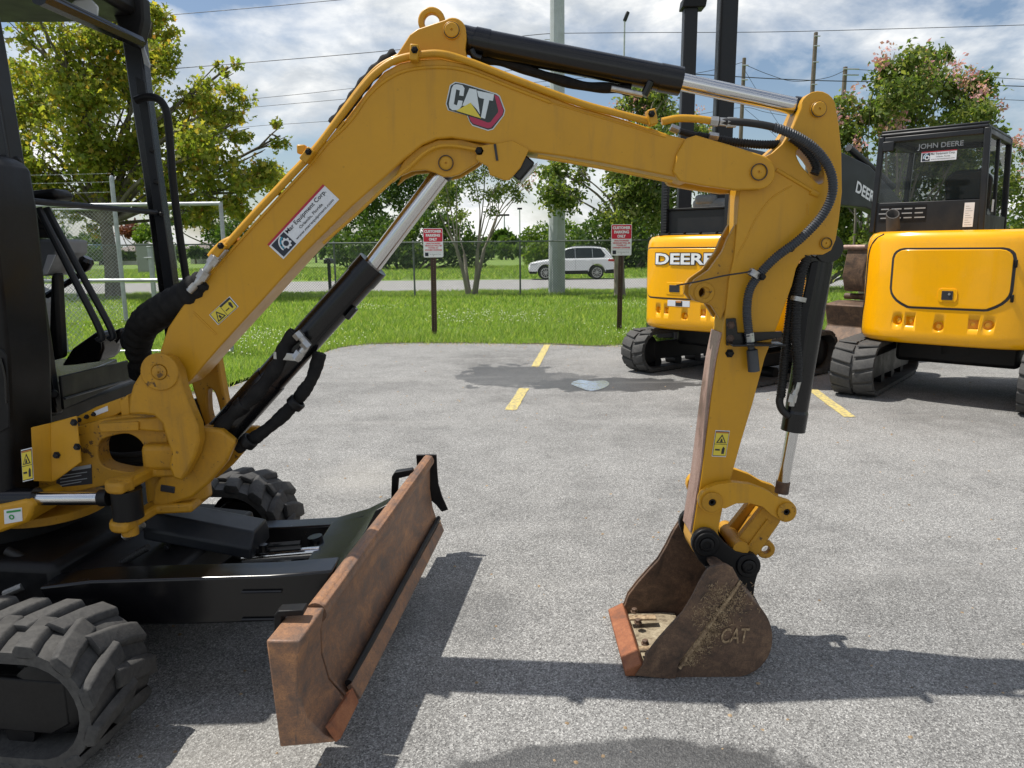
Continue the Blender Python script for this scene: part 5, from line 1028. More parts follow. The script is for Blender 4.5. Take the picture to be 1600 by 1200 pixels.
A_ = PXs([(112, 731), (142, 725.5), (142, 731), (112, 736)], 2.6165); MB().prism(A_, (0, .0005, 0)).build('text_band', 'ink_grey', np_)
# lower rim with green emblem
rim = plate('lower_rim', [(-420, 838), (0, 789), (42, 780), (52, 788), (49, 805), (42, 817), (0, 833), (-420, 900)], 2.44, 2.95, 'cat_yellow', CX, .012)
A_ = PXs([(6, 797), (34, 793), (35, 814), (7, 819)], 2.4385); es = MB().prism(A_, (0, .001, 0)).build('eco_label', 'sticker_white', rim); MB().ring(PY(18, 808, 2.437), (0, 1, 0), .009, .005, .001, 16).build('eco_mark', 'green_ink', es); A_ = PXs([(10, 799), (32, 796), (32, 799), (10, 802)], 2.437); MB().prism(A_, (0, .0005, 0)).build('eco_text', 'green_ink', es)
MB().lathe(PY(66, 812, 2.6) - Vector((.1, -.2, 0)), (0, 0, 1), [(-.035, .20), (-.03, .21), (0, .21), (.004, .20)], 40).build('rim_flange', 'cat_yellow_cast', rim)
# ------------------------------------------------------------------ right-hand hood and cab floor
hd = plate('hood', [(-420, 215), (-60, 228), (0, 246), (12, 262), (24, 330), (38, 460), (47, 560), (51, 700), (52, 776), (0, 786), (-420, 832)], 2.47, 2.74, 'black_dusty', CX, .03, segs=4, YP=2.60)
A_ = PXs([(-60, 548), (2, 545), (10, 556), (14, 640), (14, 668), (0, 676), (-60, 686)], 2.466); MB().prism(A_, (0, .006, 0)).build('access_door', 'black_dusty', hd, .005)
ctube([(1, 560), (8, 590), (10, 630)], 2.462, .004).build('door_handle', 'black_paint', hd)
warning([(33, 703), (50, 700), (53, 749), (36, 753)], 2.468, hd, True)
def wbox(nm, x0, x1, y0, y1, z0, z1, mat, parent, bevel=.006, **k): return MB().box(((x0 + x1) / 2, (y0 + y1) / 2, (z0 + z1) / 2), (x1 - x0, y1 - y0, z1 - z0)).build(nm, mat, parent, bevel, **k)
fl = MB().prism([(-1.83, 2.76, .93), (-1.97, 3.66, .93), (-3.0, 3.75, .93), (-3.0, 2.76, .93)], (0, 0, .09)).build('cab_floor', 'black_paint', CX, .008)
fp = [PY(*p) for p in ((95, 588, 2.78), (200, 563, 3.45), (208, 590, 3.45), (100, 640, 2.78))]; MB().prism(fp, (-.012, .002, 0)).build('kick_panel', 'black_dusty', fl, .003)
MB().tube([PY(101, 623, 2.775), PY(212, 590, 3.5)], .005, 6).build('panel_edge', 'dark_grey', fl)
MB().lathe(PY(84, 615, 2.79), (.6, -1, 0), [(0, .016), (.02, .016), (.024, .011)], 12).build('rubber_stop', 'black_dusty', fl)
wbox('cab_base', -3.0, -1.86, 2.76, 3.68, .62, .925, 'black_dusty', CX, .02)
wbox('engine_cover', -3.35, -2.45, 2.46, 3.70, .70, 1.60, 'black_dusty', CX, .08, segs=4)
# canopy posts and roof
po = MB().prism([PY(100, 645, 2.89), PY(55, 350, 2.89), PY(12, 80, 2.89), PY(-14, -62, 2.89), PY(-70, -62, 2.89), PY(-50, 80, 2.89), PY(-12, 350, 2.89), PY(30, 645, 2.89)], (0, -.09, 0)).build('canopy_post', 'dark_grey', CX, .010)
MB().prism([PY(88, 645, 2.785), PY(30, 350, 2.785), PY(-18, 80, 2.785), PY(-29, 80, 2.785), PY(18, 350, 2.785), PY(72, 645, 2.785)], (0, .015, 0)).build('post_flange', 'black_paint', po, .003)
MB().lathe(PY(27, 252, 2.78), (.5, -1, 0), [(0, .016), (.02, .016), (.03, .010)], 10).build('post_bolt', 'black_dusty', po); MB().lathe(PY(38, 313, 2.78), (.5, -1, 0), [(0, .02), (.02, .018), (.03, .012)], 10).build('post_bolt', 'black_dusty', po)
pf = MB().prism([PY(*p, 3.60) for p in ((249, 470), (222, 270), (199, 125), (184, 15), (216, 15), (227, 125), (246, 270), (275, 470), (290, 560), (262, 560))], (0, .07, 0)).build('canopy_post', 'black_paint', CX, .008)
MB().prism([PY(*p, 3.592) for p in ((211, 120), (226, 128), (245, 270), (273, 458), (258, 464), (232, 270))], (0, .01, 0)).build('post_face', 'dark_grey', pf, .002)
MB().prism([PY(*p, 3.585) for p in ((218, 66), (224, 72), (234, 100), (233, 106), (225, 100))], (0, .012, 0)).build('mount_tab', 'galvanised', pf, .002)
for px in ((237, 235), (243, 284), (252, 335)): MB().lathe(PY(*px, 3.59), (.4, -1, 0), [(0, .012), (.012, .012), (.016, .008)], 8).build('post_bolt', 'black_dusty', pf)
ctube([(212, 157), (226, 152), (243, 153), (255, 163), (262, 185), (266, 230), (271, 290), (281, 370), (293, 452), (298, 520)], 3.54, .0175).build('grab_handle', 'black_dusty', CX)
rf = MB().prism([(-1.72, 2.70, 2.585), (-1.66, 3.68, 2.585), (-2.95, 3.72, 2.60), (-2.98, 2.74, 2.60)], (0, 0, .10)).build('canopy_roof', 'black_dusty', CX, .03)
MB().tube([PY(60, -5, 2.86), PY(217, 66, 3.58)], .030, 8).build('front_beam', 'black_paint', rf, smooth=False); MB().tube([PY(85, -4, 2.93), PY(219, 64, 3.55)], .010, 6).build('beam_trim', 'dark_grey', rf)
e0 = MB().prism([PY(*p, 3.3) for p in ((115, 0), (140, -6), (156, 10), (154, 30), (120, 18))], (-.1, .1, 0)).build('roof_lamp', 'lens_clear', rf, .01)
MB().prism([PY(*p, 3.56) for p in ((168, 0), (222, -8), (224, 30), (216, 66), (186, 48))], (0, .08, 0)).build('visor_bracket', 'black_dusty', rf, .01)
for p_ in ((-2.9, 2.80), (-2.9, 3.68)): MB().tube([(p_[0], p_[1], .95), (p_[0], p_[1], 2.52)], .04, 8).build('canopy_post', 'dark_grey', CX)
MB().tube([PY(36, 313, 2.82), PY(244, 332, 3.58)], .0125, 10).build('cross_rail', 'dark_grey', CX)
# controls and seat
for a, b, k in (((60, 325), (157, 518), 2.93), ((72, 325), (174, 516), 2.98)): MB().tube(spline([PY(*a, k), lp(PY(*a, k), PY(*b, k), .5), PY(*b, k), PY(b[0] - 4, b[1] + 14, k)], 5), .0135, 10).build('travel_lever', 'dark_grey', CX)
js = MB().lathe(PY(66, 372, 3.05), (0, 0, 1), [(0, .058), (.012, .062), (.02, .055), (.032, .058), (.04, .05), (.052, .053), (.06, .045), (.072, .047), (.08, .04), (.11, .034)], 18).build('joystick', 'black_dusty', CX)
MB().prism([PY(*p, 2.98) for p in ((40, 298), (80, 294), (90, 300), (88, 312), (42, 312))], (0, .12, 0)).build('grip', 'black_dusty', js, .02)
ct = MB().prism([PY(*p, 3.0) for p in ((40, 372), (90, 374), (90, 395), (86, 400), (64, 432), (40, 432))], (0, .22, 0)).build('control_console', 'seat_grey', CX, .012)
MB().prism([PY(*p, 2.995) for p in ((74, 398), (87, 398), (74, 428), (64, 430))], (0, .004, 0)).build('switch_panel', 'sticker_white', ct, .002)
MB().tube([PY(72, 462, 3.15), PY(122, 432, 3.15), PY(133, 412, 3.15)], [.014, .012, .012], 8).build('blade_lever', 'black_paint', CX); MB().lathe(PY(128, 424, 3.15), PY(138, 402, 3.15) - PY(128, 424, 3.15), [(0, .012), (.02, .026), (.05, .03), (.065, .02)], 14).build('lever_knob', 'black_paint', CX)
MB().prism([PY(*p, 3.05) for p in ((78, 430), (88, 425), (90, 470), (95, 560), (74, 566))], (0, .06, 0)).build('seat_base', 'black_dusty', CX, .015)
bx0 = PY(20, 420, 3.1); MB().prism([(-2.9, 3.0, 1.05), (-2.15, 3.0, 1.05), (-2.1, 3.0, 1.38), (-2.45, 3.0, 1.45), (-2.62, 3.0, 2.05), (-2.78, 3.0, 2.05), (-2.75, 3.0, 1.4)], (0, .5, 0)).build('seat', 'seat_grey', CX, .06, segs=3)
MB().prism([PY(*p, 3.1) for p in ((112, 545), (150, 518), (160, 522), (162, 545), (155, 565), (118, 570), (95, 572))], (0, .14, 0)).build('pedal', 'black_paint', CX, .01)
MB().prism([PY(*p, 3.2) for p in ((150, 530), (188, 512), (192, 522), (165, 560), (150, 562))], (0, .10, 0)).build('pedal', 'black_paint', CX, .008)
# ------------------------------------------------------------------ undercarriage
def UX(p): return UC + UF * p.x + UL * p.y + Vector((0, 0, p.z))
def loop_pt(L, r, h0, s):           # belt path: flat runs joined by half circles; returns point and tangent (x,z)
    flat = 2 * (L - r); per = 2 * flat + 2 * math.pi * r; s = s % per
    if s < flat: return (-(L - r) + s, h0 + 2 * r), (1, 0)
    s -= flat
    if s < math.pi * r: a = math.pi / 2 - s / r; return ((L - r) + r * math.cos(a), h0 + r + r * math.sin(a)), (math.sin(a), -math.cos(a))
    s -= math.pi * r
    if s < flat: return ((L - r) - s, h0), (-1, 0)
    s -= flat; a = -math.pi / 2 - s / r; return (-(L - r) + r * math.cos(a), h0 + r + r * math.sin(a)), (math.sin(a), -math.cos(a))
def make_lug(hw, base, topw, h, skew, inner, sidew):
    m = MB(); prof = []
    ys = [hw + sidew, hw * .98, inner]; 
    for j, (y, k) in enumerate(((hw + .002, 0.0), (hw * .55, .5), (inner, 1.0))):
        sh = skew * k; hh = h * (1.0 if j < 2 else .92); prof.append([(-base / 2 + sh, y, 0), (base / 2 + sh, y, 0), (topw / 2 + sh, y, hh), (-topw / 2 + sh, y, hh)])
    v = [p for pr in prof for p in pr]; f = [(0, 1, 2, 3), (11, 10, 9, 8)]
    for j in range(2):
        o = j * 4; f += [(o + i, o + 4 + i, o + 4 + (i + 1) % 4, o + (i + 1) % 4) for i in range(4)]
    m.add(v, f)
    # shoulder wrapping over the belt edge
    m.add([(-base * .4, hw, -.016), (base * .4, hw, -.016), (base / 2, hw, .001), (-base / 2, hw, .001), (-base * .25, hw + sidew, -.012), (base * .25, hw + sidew, -.012), (topw / 2, hw + sidew * .6, h * .9), (-topw / 2, hw + sidew * .6, h * .9)],
          [(0, 1, 2, 3), (4, 5, 6, 7), (0, 1, 5, 4), (1, 2, 6, 5), (2, 3, 7, 6), (3, 0, 4, 7)])
    me = bpy.data.meshes.new('tread_lug'); me.from_pydata(m.v, [], m.f); me.update(); b = bmesh.new(); b.from_mesh(me); bmesh.ops.recalc_face_normals(b, faces=b.faces); bmesh.ops.bevel(b, geom=[e for e in b.edges if e.calc_face_angle(0) > .3], offset=.006, segments=2, affect='EDGES', profile=.6); b.to_mesh(me); b.free(); me.shade_smooth(); me.set_sharp_from_angle(angle=R(50)); return me
def mirror_y(me):
    m2 = me.copy(); 
    for v in m2.vertices: v.co.y = -v.co.y
    m2.flip_normals(); return m2
def make_track(parent, y0, L, r, w, h0, pitch, lug, mats=('rubber',), M4=None, lugmat='rubber', frame_mat='black_dusty', every=1, face=None):
    M4 = M4 or Matrix.Identity(4); xf = lambda p: M4 @ p
    per = 4 * (L - r) + 2 * math.pi * r; n = 96; m = MB(); hw = w / 2; th = .036
    vs = []
    for k in range(n):
        (x, z), (tx, tz) = loop_pt(L, r, h0, per * k / n); nx, nz = -tz, tx
        vs += [(x, y0 - hw, z), (x, y0 + hw, z), (x - nx * th, y0 + hw, z - nz * th), (x - nx * th, y0 - hw, z - nz * th)]
    fs = []
    for k in range(n): p, q = k * 4, ((k + 1) % n) * 4; fs += [(p + j, p + (j + 1) % 4, q + (j + 1) % 4, q + j) for j in range(4)]
    tr = m.add(vs, fs).build('track', 'rubber', parent, xf=xf)
    cnt = int(per / pitch); lm, rm_ = lug
    lm.materials.clear(); lm.materials.append(MATS[lugmat]); rm_.materials.clear(); rm_.materials.append(MATS[lugmat])
    for k in range(cnt):
        for sd, me in ((0, lm), (1, rm_)):
            (x, z), (tx, tz) = loop_pt(L, r, h0, per * (k + .5 * sd) / cnt); nx, nz = -tz, tx
            o = bpy.data.objects.new('tread_lug', me); COL.objects.link(o); o.parent = tr
            mt = Matrix(((tx, 0, nx, x), (0, 1, 0, y0), (tz, 0, nz, z), (0, 0, 0, 1))); o.matrix_basis = M4 @ mt
    # frame, idler, rollers
    fw_ = w * .42
    MB().box((0, y0, h0 + r * 1.02), (2 * (L - r) * .92, fw_, r * .62)).build('track_frame', frame_mat, parent, .012, xf=xf)
    sg = -1 if face is None else face
    MB().prism([(-L + r * 1.2, y0 + sg * hw * .62, h0 + r * .55), (L - r * .95, y0 + sg * hw * .62, h0 + r * .42), (L - r * .62, y0 + sg * hw * .62, h0 + r * .62), (L - r * .62, y0 + sg * hw * .62, h0 + r * 1.36), (-L + r * 1.2, y0 + sg * hw * .62, h0 + r * 1.45)], (0, -sg * .02, 0)).build('frame_plate', frame_mat, parent, .006, xf=xf)
    for sx_ in (-1, 1):
        c = Vector((sx_ * (L - r), y0 - w * .3, h0 + r)); MB().lathe(c, (0, 1, 0), [(0, r * .5), (.01, r * .62), (w * .2, r * .66), (w * .22, r * .80), (w * .38, r * .80), (w * .4, r * .66), (w * .59, r * .62), (w * .6, r * .5)], 26).build('idler' if sx_ > 0 else 'sprocket', frame_mat, parent, xf=xf)
    for k in range(4): MB().lathe(Vector((-L + r * 1.6 + (2 * L - 3.2 * r) * k / 3, y0 - w * .25, h0 + r * .34)), (0, 1, 0), [(0, r * .26), (w * .5, r * .26)], 14).build('roller', frame_mat, parent, xf=xf)
    return tr
lg = make_lug(.145, .082, .054, .024, -.055, -.030, .005); lugs = (lg, mirror_y(lg))
MU = Matrix.Translation(UC) @ Matrix.Rotation(UA, 4, 'Z')
make_track(CX, -.70, .985, .190, .29, .026, .118, lugs, M4=MU, face=-1); make_track(CX, .625, .95, .213, .29, .026, .118, lugs, M4=MU, face=-1)
for px in ((2, 1158), (52, 1176)): pass
MB().box((-.05, 0, .36), (1.25, .86, .24)).build('car_body', 'black_dusty', CX, .03, xf=UX)
MB().lathe(Vector((0, 0, .47)), (0, 0, 1), [(0, .36), (.10, .36), (.10, .30), (.2, .30)], 36).build('slew_ring', 'black_dusty', CX, xf=UX)
MB().prism([(.30, -.42, .30), (.95, -.30, .30), (.95, .30, .30), (.30, .42, .30)], (0, 0, .13)).build('front_frame', 'black_dusty', CX, .02, xf=UX)
# ------------------------------------------------------------------ dozer blade: section at either end, lofted
NY, FYb = 1.92, 3.62
near = PXs([(415, 1001), (469, 1002), (463, 1040), (465, 1082), (478, 1122), (506, 1150), (526, 1160), (437, 1168)], NY)
fars = PXs([(655, 713), (677, 711), (673, 733), (673, 762), (677, 790), (685, 815), (692, 829), (660, 838)], FYb)
for q, Y in ((near, NY), (fars, FYb)):
    for p in q: p.y = Y
def loft(t0, t1, idx, name, mat, parent, back=None, bevel=.004, dx=0.0):
    a = [lp(near[i], fars[i], t0) for i in idx]; b = [lp(near[i], fars[i], t1) for i in idx]
    if back:
        a += [lp(near[i], fars[i], t0) + Vector(back) for i in idx[::-1]]; b += [lp(near[i], fars[i], t1) + Vector(back) for i in idx[::-1]]
    n = len(a); m = MB().add(a + b, [tuple(range(n)), tuple(range(2 * n - 1, n - 1, -1))] + [(i, (i + 1) % n, (i + 1) % n + n, i + n) for i in range(n)])
    return m.build(name, mat, parent, bevel)
bl = loft(.118, .992, [1, 2, 3, 4, 5, 6], 'dozer_blade', 'rust_blade', CX, (-.035, 0, .008))
loft(0.0, .112, [0, 1, 2, 3, 4, 5, 6, 7], 'end_wing', 'rust_blade', bl, None, .006)
# rounded top pipe, back box, cutting edge, far side plate
a_, b_ = lp(near[1], fars[1], .118) + Vector((-.032, 0, -.026)), lp(near[1], fars[1], .99) + Vector((-.022, 0, -.024)); MB().tube([a_, b_], [.034, .030], 16).build('top_tube', 'rust_blade', bl)
a_, b_ = lp(near[3], fars[3], .13), lp(near[3], fars[3], .98); d_ = Vector((-.055, 0, 0)); MB().prism([a_ + d_ + Vector((0, 0, .07)), a_ + d_ + Vector((-.05, 0, .05)), a_ + d_ + Vector((-.05, 0, -.06)), a_ + d_ + Vector((.02, 0, -.09))], b_ - a_).build('back_box', 'black_dusty', bl, .006)
e0, e1 = lp(near[6], fars[6], .0), lp(near[6], fars[6], 1.0); u0, u1 = lp(near[5], fars[5], .0), lp(near[5], fars[5], 1.0)
def cutter(t0, t1, mat):
    A0, A1 = lp(e0, e1, t0), lp(e0, e1, t1); N0 = Vector((.012, 0, .010))
    U0, U1 = A0 + Vector((-.028, 0, .052)), A1 + Vector((-.018, 0, .052))
    m = MB().add([A0 + N0, U0 + N0, U0 - N0 * .4, A0 - N0 * .4, A1 + N0, U1 + N0, U1 - N0 * .4, A1 - N0 * .4], [(0, 1, 2, 3), (7, 6, 5, 4), (0, 1, 5, 4), (1, 2, 6, 5), (2, 3, 7, 6), (3, 0, 4, 7)]); return m.build('cutting_edge', mat, bl, .003)
cutter(.002, .108, 'rust_edge'); cutter(.12, .985, 'rust_blade')
s0 = lp(u0, u1, .125) + Vector((.006, 0, .032)); s1 = lp(u0, u1, .985) + Vector((.006, 0, .028)); MB().tube([s0, s1], .013, 8).build('edge_weld', 'black_dusty', bl)
MB().prism([PY(*p, FYb + .004) for p in ((650, 711), (682, 711), (683, 735), (685, 757), (691, 777), (700, 797), (690, 800), (682, 790), (660, 770), (652, 740))], (0, .016, 0)).build('side_plate', 'black_dusty', bl, .003)
for px, Y in ((((428, 996), (428, 962), (434, 955), (474, 953), (474, 962), (440, 964), (438, 992)), 2.02), (((611, 780), (612, 745), (617, 738), (644, 734), (646, 742), (622, 748), (620, 776)), 3.35)):
    MB().prism([PY(*p, Y) for p in px], (0, .045, 0)).build('tie_down_loop', 'black_dusty', bl, .003)
MB().prism([PY(*p, 2.05) for p in ((444, 985), (446, 972), (452, 966), (470, 966), (470, 985))], (0, .02, 0)).build('stiffener', 'black_dusty', bl, .003)
# push arms, cylinder cover
ar = MB().prism([PY(*p, 2.33) for p in ((60, 918), (140, 908), (250, 905), (420, 900), (520, 892), (505, 930), (490, 950), (425, 972), (300, 976), (90, 980))], (0, .12, 0)).build('push_arm', 'black_paint', CX, .008)
for yy in (925, 968): MB().tube([PY(378, yy, 2.325), PY(440, yy - 1, 2.325)], .005, 6).build('arm_rib', 'black_paint', ar)
MB().prism([PY(*p, 3.08) for p in ((270, 838), (330, 828), (450, 824), (520, 820), (570, 806), (606, 788), (598, 818), (560, 850), (500, 868), (270, 872))], (0, .10, 0)).build('push_arm', 'black_paint', CX, .008)
MB().prism([PY(*p, 2.50) for p in ((462, 902), (520, 892), (548, 876), (540, 890), (512, 908))], (0, .55, 0)).build('arm_brace', 'black_paint', CX, .006)
cv0, cv1 = PY(222, 826, 2.66), PY(392, 858, 2.66)
sec = [(0, -.045), (0, .0), (.05, .05), (.19, .05), (.22, .0), (.22, -.045)]
MB().add([cv0 + Vector((0, y, z)) for y, z in sec] + [cv1 + Vector((0, y, z)) for y, z in sec], [tuple(range(6)), tuple(range(11, 5, -1))] + [(i, (i + 1) % 6, (i + 1) % 6 + 6, i + 6) for i in range(6)]).build('cylinder_cover', 'dark_grey', CX, .008)
hexbolt((262, 855), 2.655, .010, 'black_dusty', CX)
for dy in (0, .06): MB().tube([PY(392, 862 - 8 * (dy > 0), 2.72 + dy), PY(470, 856 - 8 * (dy > 0), 2.72 + dy)], .010, 8).build('cylinder_guide', 'black_paint', CX)
MB().tube([PY(380, 872, 2.75), PY(500, 862, 2.75)], .022, 14).build('blade_rod', 'chrome', CX); MB().lathe(PY(412, 862, 2.70), (0, 0, 1), [(0, .016), (.03, .016)], 10).build('grease_cap', 'black_paint', CX)
ctube([(462, 884), (484, 868), (494, 850), (492, 838)], 2.85, .03).build('blade_eye', 'black_paint', CX)
ribbed(spline([PY(*p, 2.55) for p in ((148, 905), (175, 890), (205, 870), (232, 855))], 8), .014, .009).build('hose_guard', 'hose_black', CX)
ctube([(10, 860), (50, 880), (80, 905), (90, 930)], 2.5, .016).build('hose', 'hose_black', CX); ctube([(195, 838), (210, 828), (222, 818)], 2.62, .018).build('hose_fitting', 'steel_zinc', CX)
MB().tube([PY(8, 928, 2.42), PY(36, 916, 2.42)], .014, 10).build('track_tensioner', 'steel_zinc', CX); hexbolt((72, 884), 2.46, .010, 'steel_zinc', CX)
# ================================================================== the two brighter yellow excavators parked behind
def tail_pt(th, z, off=0.0, Rr=.90, n=3.6, prof=None):
    c, s = math.cos(th), math.sin(th); r = Rr / (abs(c) ** n + abs(s) ** n) ** (1 / n)
    zs = [(.58, -.05), (.60, -.018), (.64, 0), (1.54, 0), (1.605, -.014), (1.645, -.045), (1.665, -.11)]
    dr = zs[0][1] if z <= zs[0][0] else zs[-1][1]
    for (z0, a), (z1, b) in zip(zs, zs[1:]):
        if z0 <= z <= z1: dr = a + (b - a) * (z - z0) / (z1 - z0)
    r += dr + off; return Vector((r * s, -r * c, z))
def tail_body(name, parent, holes, Rr, mat='deere_yellow'):
    m = MB(); zs = [.58, .60, .62, .64, .7, .9, 1.2, 1.54, 1.575, 1.605, 1.63, 1.645, 1.658, 1.665]; th = [R(-112 + 224 * k / 180) for k in range(181)]
    vs = [tail_pt(t_, z, 0, Rr) for z in zs for t_ in th]; nt = len(th)
    fs = [(i * nt + k, i * nt + k + 1, (i + 1) * nt + k + 1, (i + 1) * nt + k) for i in range(len(zs) - 1) for k in range(nt - 1)]
    fs += [tuple(range(nt))[::-1], tuple((len(zs) - 1) * nt + k for k in range(nt)), tuple([i * nt for i in range(len(zs))]), tuple([i * nt + nt - 1 for i in range(len(zs))][::-1])]
    m.add(vs, fs); o = m.build(name, mat, parent)
    if holes:
        cu = MB()
        for t_, z, r_, sq in holes:
            c = tail_pt(t_, z, .05, Rr); d = Vector((-math.sin(t_), math.cos(t_), 0)); 
            if sq: cu.box(c + d * .0425, (r_ * 2, .085, r_ * 2.2), Matrix.Rotation(t_, 3, 'Z'))
            else: cu.lathe(c, d, [(0, r_), (.05, r_), (.085, r_ * .86)], 20)
        co = cu.build('cutter', mat); co.parent = o.parent; md = o.modifiers.new('b', 'BOOLEAN'); md.operation = 'DIFFERENCE'; md.object = co; md.solver = 'EXACT'
        dg = bpy.context.evaluated_depsgraph_get(); me = bpy.data.meshes.new_from_object(o.evaluated_get(dg)); o.modifiers.clear(); o.data = me
        me.materials.clear(); me.materials.append(MATS[mat]); bpy.data.objects.remove(co)
        for t_, z, r_, sq in holes:
            c = tail_pt(t_, z, -.034, Rr); MB().lathe(c, Vector((math.sin(t_), -math.cos(t_), 0)), [(0, r_ * .55), (.014, r_ * .5), (.016, r_ * .3)], 8).build('weight_bolt', mat, parent)
    return o
def tail_patch(name, parent, th0, th1, z0, z1, cr, off, mat, Rr, cut=0.0, thick=.02, cols=28):
    m = MB(); nr = 5; vs = []
    def lo(f): d = min(f, 1 - f) * (th1 - th0) * Rr; a = max(0.0, cr - d); base = z0 + cr - math.sqrt(max(0, cr * cr - a * a)); return base + max(0.0, cut - d) * .55
    def hi(f): d = min(f, 1 - f) * (th1 - th0) * Rr; a = max(0.0, cr - d); return z1 - cr + math.sqrt(max(0, cr * cr - a * a))
    fr = [0, .012, .03, .06, .1] + [.1 + .8 * k / (cols - 1) for k in range(1, cols - 1)] + [.9, .94, .97, .988, 1]
    for f in fr:
        for j in range(nr): vs.append(tail_pt(th0 + (th1 - th0) * f, lo(f) + (hi(f) - lo(f)) * j / (nr - 1), off, Rr))
    c = len(fr); fs = [(i * nr + j, (i + 1) * nr + j, (i + 1) * nr + j + 1, i * nr + j + 1) for i in range(c - 1) for j in range(nr - 1)]
    o_ = len(vs); bd = [i * nr for i in range(c)] + [(c - 1) * nr + j for j in range(1, nr)] + [i * nr + nr - 1 for i in range(c - 2, -1, -1)] + [j for j in range(nr - 2, 0, -1)]
    for b in bd: p = vs[b]; q = Vector((p.x, p.y, 0)).normalized() * thick; vs.append(p - q)
    n = len(bd); fs += [(bd[i], bd[(i + 1) % n], o_ + (i + 1) % n, o_ + i) for i in range(n)]
    return m.add(vs, fs).build(name, mat, parent, .006 if 'groove' not in name else 0)
def cab_box(parent, x0, x1, y0, y1, z0, z1, tiltx=.03):
    cb = bpy.data.objects.new('cab', None); COL.objects.link(cb); cb.parent = parent; cb.empty_display_size = .1
    w = .055
    def bar(a, b, nm='pillar', r=w / 2, mat='dark_grey'):
        a, b = Vector(a), Vector(b); d = (b - a).normalized(); u = d.cross(Vector((0, 1, 0)) if abs(d.y) < .9 else Vector((1, 0, 0))).normalized(); v = d.cross(u)
        return MB().prism([a + u * r + v * r, a - u * r + v * r, a - u * r - v * r, a + u * r - v * r], b - a).build(nm, mat, cb, .01)
    for xx in (x0, x1):
        for yy in (y0, y1): bar((xx, yy, z0), (xx - math.copysign(tiltx, xx), yy, z1))
    t0, t1 = x0 + tiltx, x1 - tiltx
    for yy in (y0, y1): bar((t0 + w / 2, yy, z1 - .035), (t1 - w / 2, yy, z1 - .035), 'header')
    for xx in (t0, t1): bar((xx, y0 + w / 2, z1 - .036), (xx, y1 - w / 2, z1 - .036), 'header')
    MB().box(((x0 + x1) / 2, (y0 + y1) / 2, z1 + .012), (t1 - t0 + .03, y1 - y0 + .05, .04)).build('cab_roof', 'dark_grey', cb, .018)
    bar((t0 - .01, y0 + .0, z1 + .045), (t1 + .01, y0, z1 + .045), 'roof_gutter', .012)
    return cb, bar, t0, t1
# ------------------------------------------------------------------ bigger machine with glazed cab
D3 = root('tracked_excavator', (4.72, 7.66, 0), 'bright yellow tracked excavator with a closed glazed cab and round exhaust pipe', 'excavator', rotz=-R(42))
R3 = .90
hol = [(R(-26), .80, .048, 0), (R(-19.5), .80, .040, 1), (R(-4), .765, .048, 0), (R(14), .80, .040, 1), (R(21), .80, .048, 0)]
tail_body('counterweight', D3, hol, R3)
tail_patch('door_groove', D3, R(-31.5), R(30), .925, 1.505, .10, .0015, 'ink', R3, .16)
dr = tail_patch('engine_door', D3, R(-30), R(28.5), .945, 1.487, .09, .012, 'deere_yellow', R3, .15)
for z in (1.05, 1.36): MB().box(tail_pt(R(29.6), z, .012, R3), (.02, .035, .07), Matrix.Rotation(R(29), 3, 'Z')).build('hinge', 'black_dusty', dr, .006)
tail_patch('latch_recess', dr, R(-5.5), R(4.5), 1.00, 1.125, .03, .020, 'deere_yellow', R3); tail_patch('latch', dr, R(-3.4), R(2.4), 1.02, 1.105, .006, .026, 'ink', R3)
p = tail_pt(R(.6), 1.075, .028, R3); MB().lathe(p, (math.sin(R(.6)), -1, 0), [(0, .012), (.006, .010)], 12).build('key_lock', 'steel_zinc', dr)
# shut lines between counterweight and side covers
for sgn in (-1, 1):
    pts = [tail_pt(R(sgn * a), z, .001, R3) for a, z in ((40, 1.64), (45, 1.58), (50, 1.45), (51, 1.2), (52, .95), (56, .82), (58, .70), (58, .61))]; MB().tube(spline(pts, 5), .009, 8).build('shut_line', 'ink', D3)
MB().prism([(-.66, -.10, .62), (.66, -.10, .62), (.72, .62, .62), (.5, .85, .62), (-.5, .85, .62), (-.72, .62, .62)], (0, 0, 1.02)).build('house_front', 'deere_yellow', D3, .04)
MB().box((-.88 + .06, -.05, 1.46), (.02, .06, .06)).build('side_latch', 'black_dusty', D3, .01)
p = tail_pt(R(-64), 1.50, .0, R3); MB().lathe(p, (math.sin(R(-64)), -math.cos(R(-64)), 0), [(0, .022), (.006, .022), (.006, .012)], 16).build('side_lock', 'deere_yellow', D3)
x0, x1, y0, y1, z0, z1 = -.87, .12, -.40, .74, 1.66, 2.62
cb, bar, t0, t1 = cab_box(D3, x0, x1, y0, y1, z0, z1)
MB().box(((x0 + x1) / 2, y0, z0 + .15), (x1 - x0 - .056, .03, .30)).build('rear_panel', 'dark_grey', cb, .006)
MB().box(((x0 + x1) / 2, (y0 + y1) / 2, z0 + .03), (x1 - x0, y1 - y0, .06)).build('cab_floor', 'black_dusty', cb, .01)
MB().add([(x0 + .04, y0 + .004, z0 + .31), (x1 - .04, y0 + .004, z0 + .31), (t1 - .03, y0 + .004, z1 - .07), (t0 + .03, y0 + .004, z1 - .07)], [(0, 1, 2, 3)]).build('rear_window', 'glass_dark', cb, smooth=False)
for xx, tt in ((x1, t1), (x0, t0)): MB().add([(xx, y0 + .03, z0 + .16), (xx, y1 - .03, z0 + .16), (tt, y1 - .03, z1 - .07), (tt, y0 + .03, z1 - .07)], [(0, 1, 2, 3)]).build('side_window', 'glass_dark', cb, smooth=False)
MB().add([(x0 + .03, y1, z0 + .1), (x1 - .03, y1, z0 + .1), (t1 - .03, y1, z1 - .07), (t0 + .03, y1, z1 - .07)], [(0, 1, 2, 3)]).build('windscreen', 'glass_dark', cb, smooth=False)
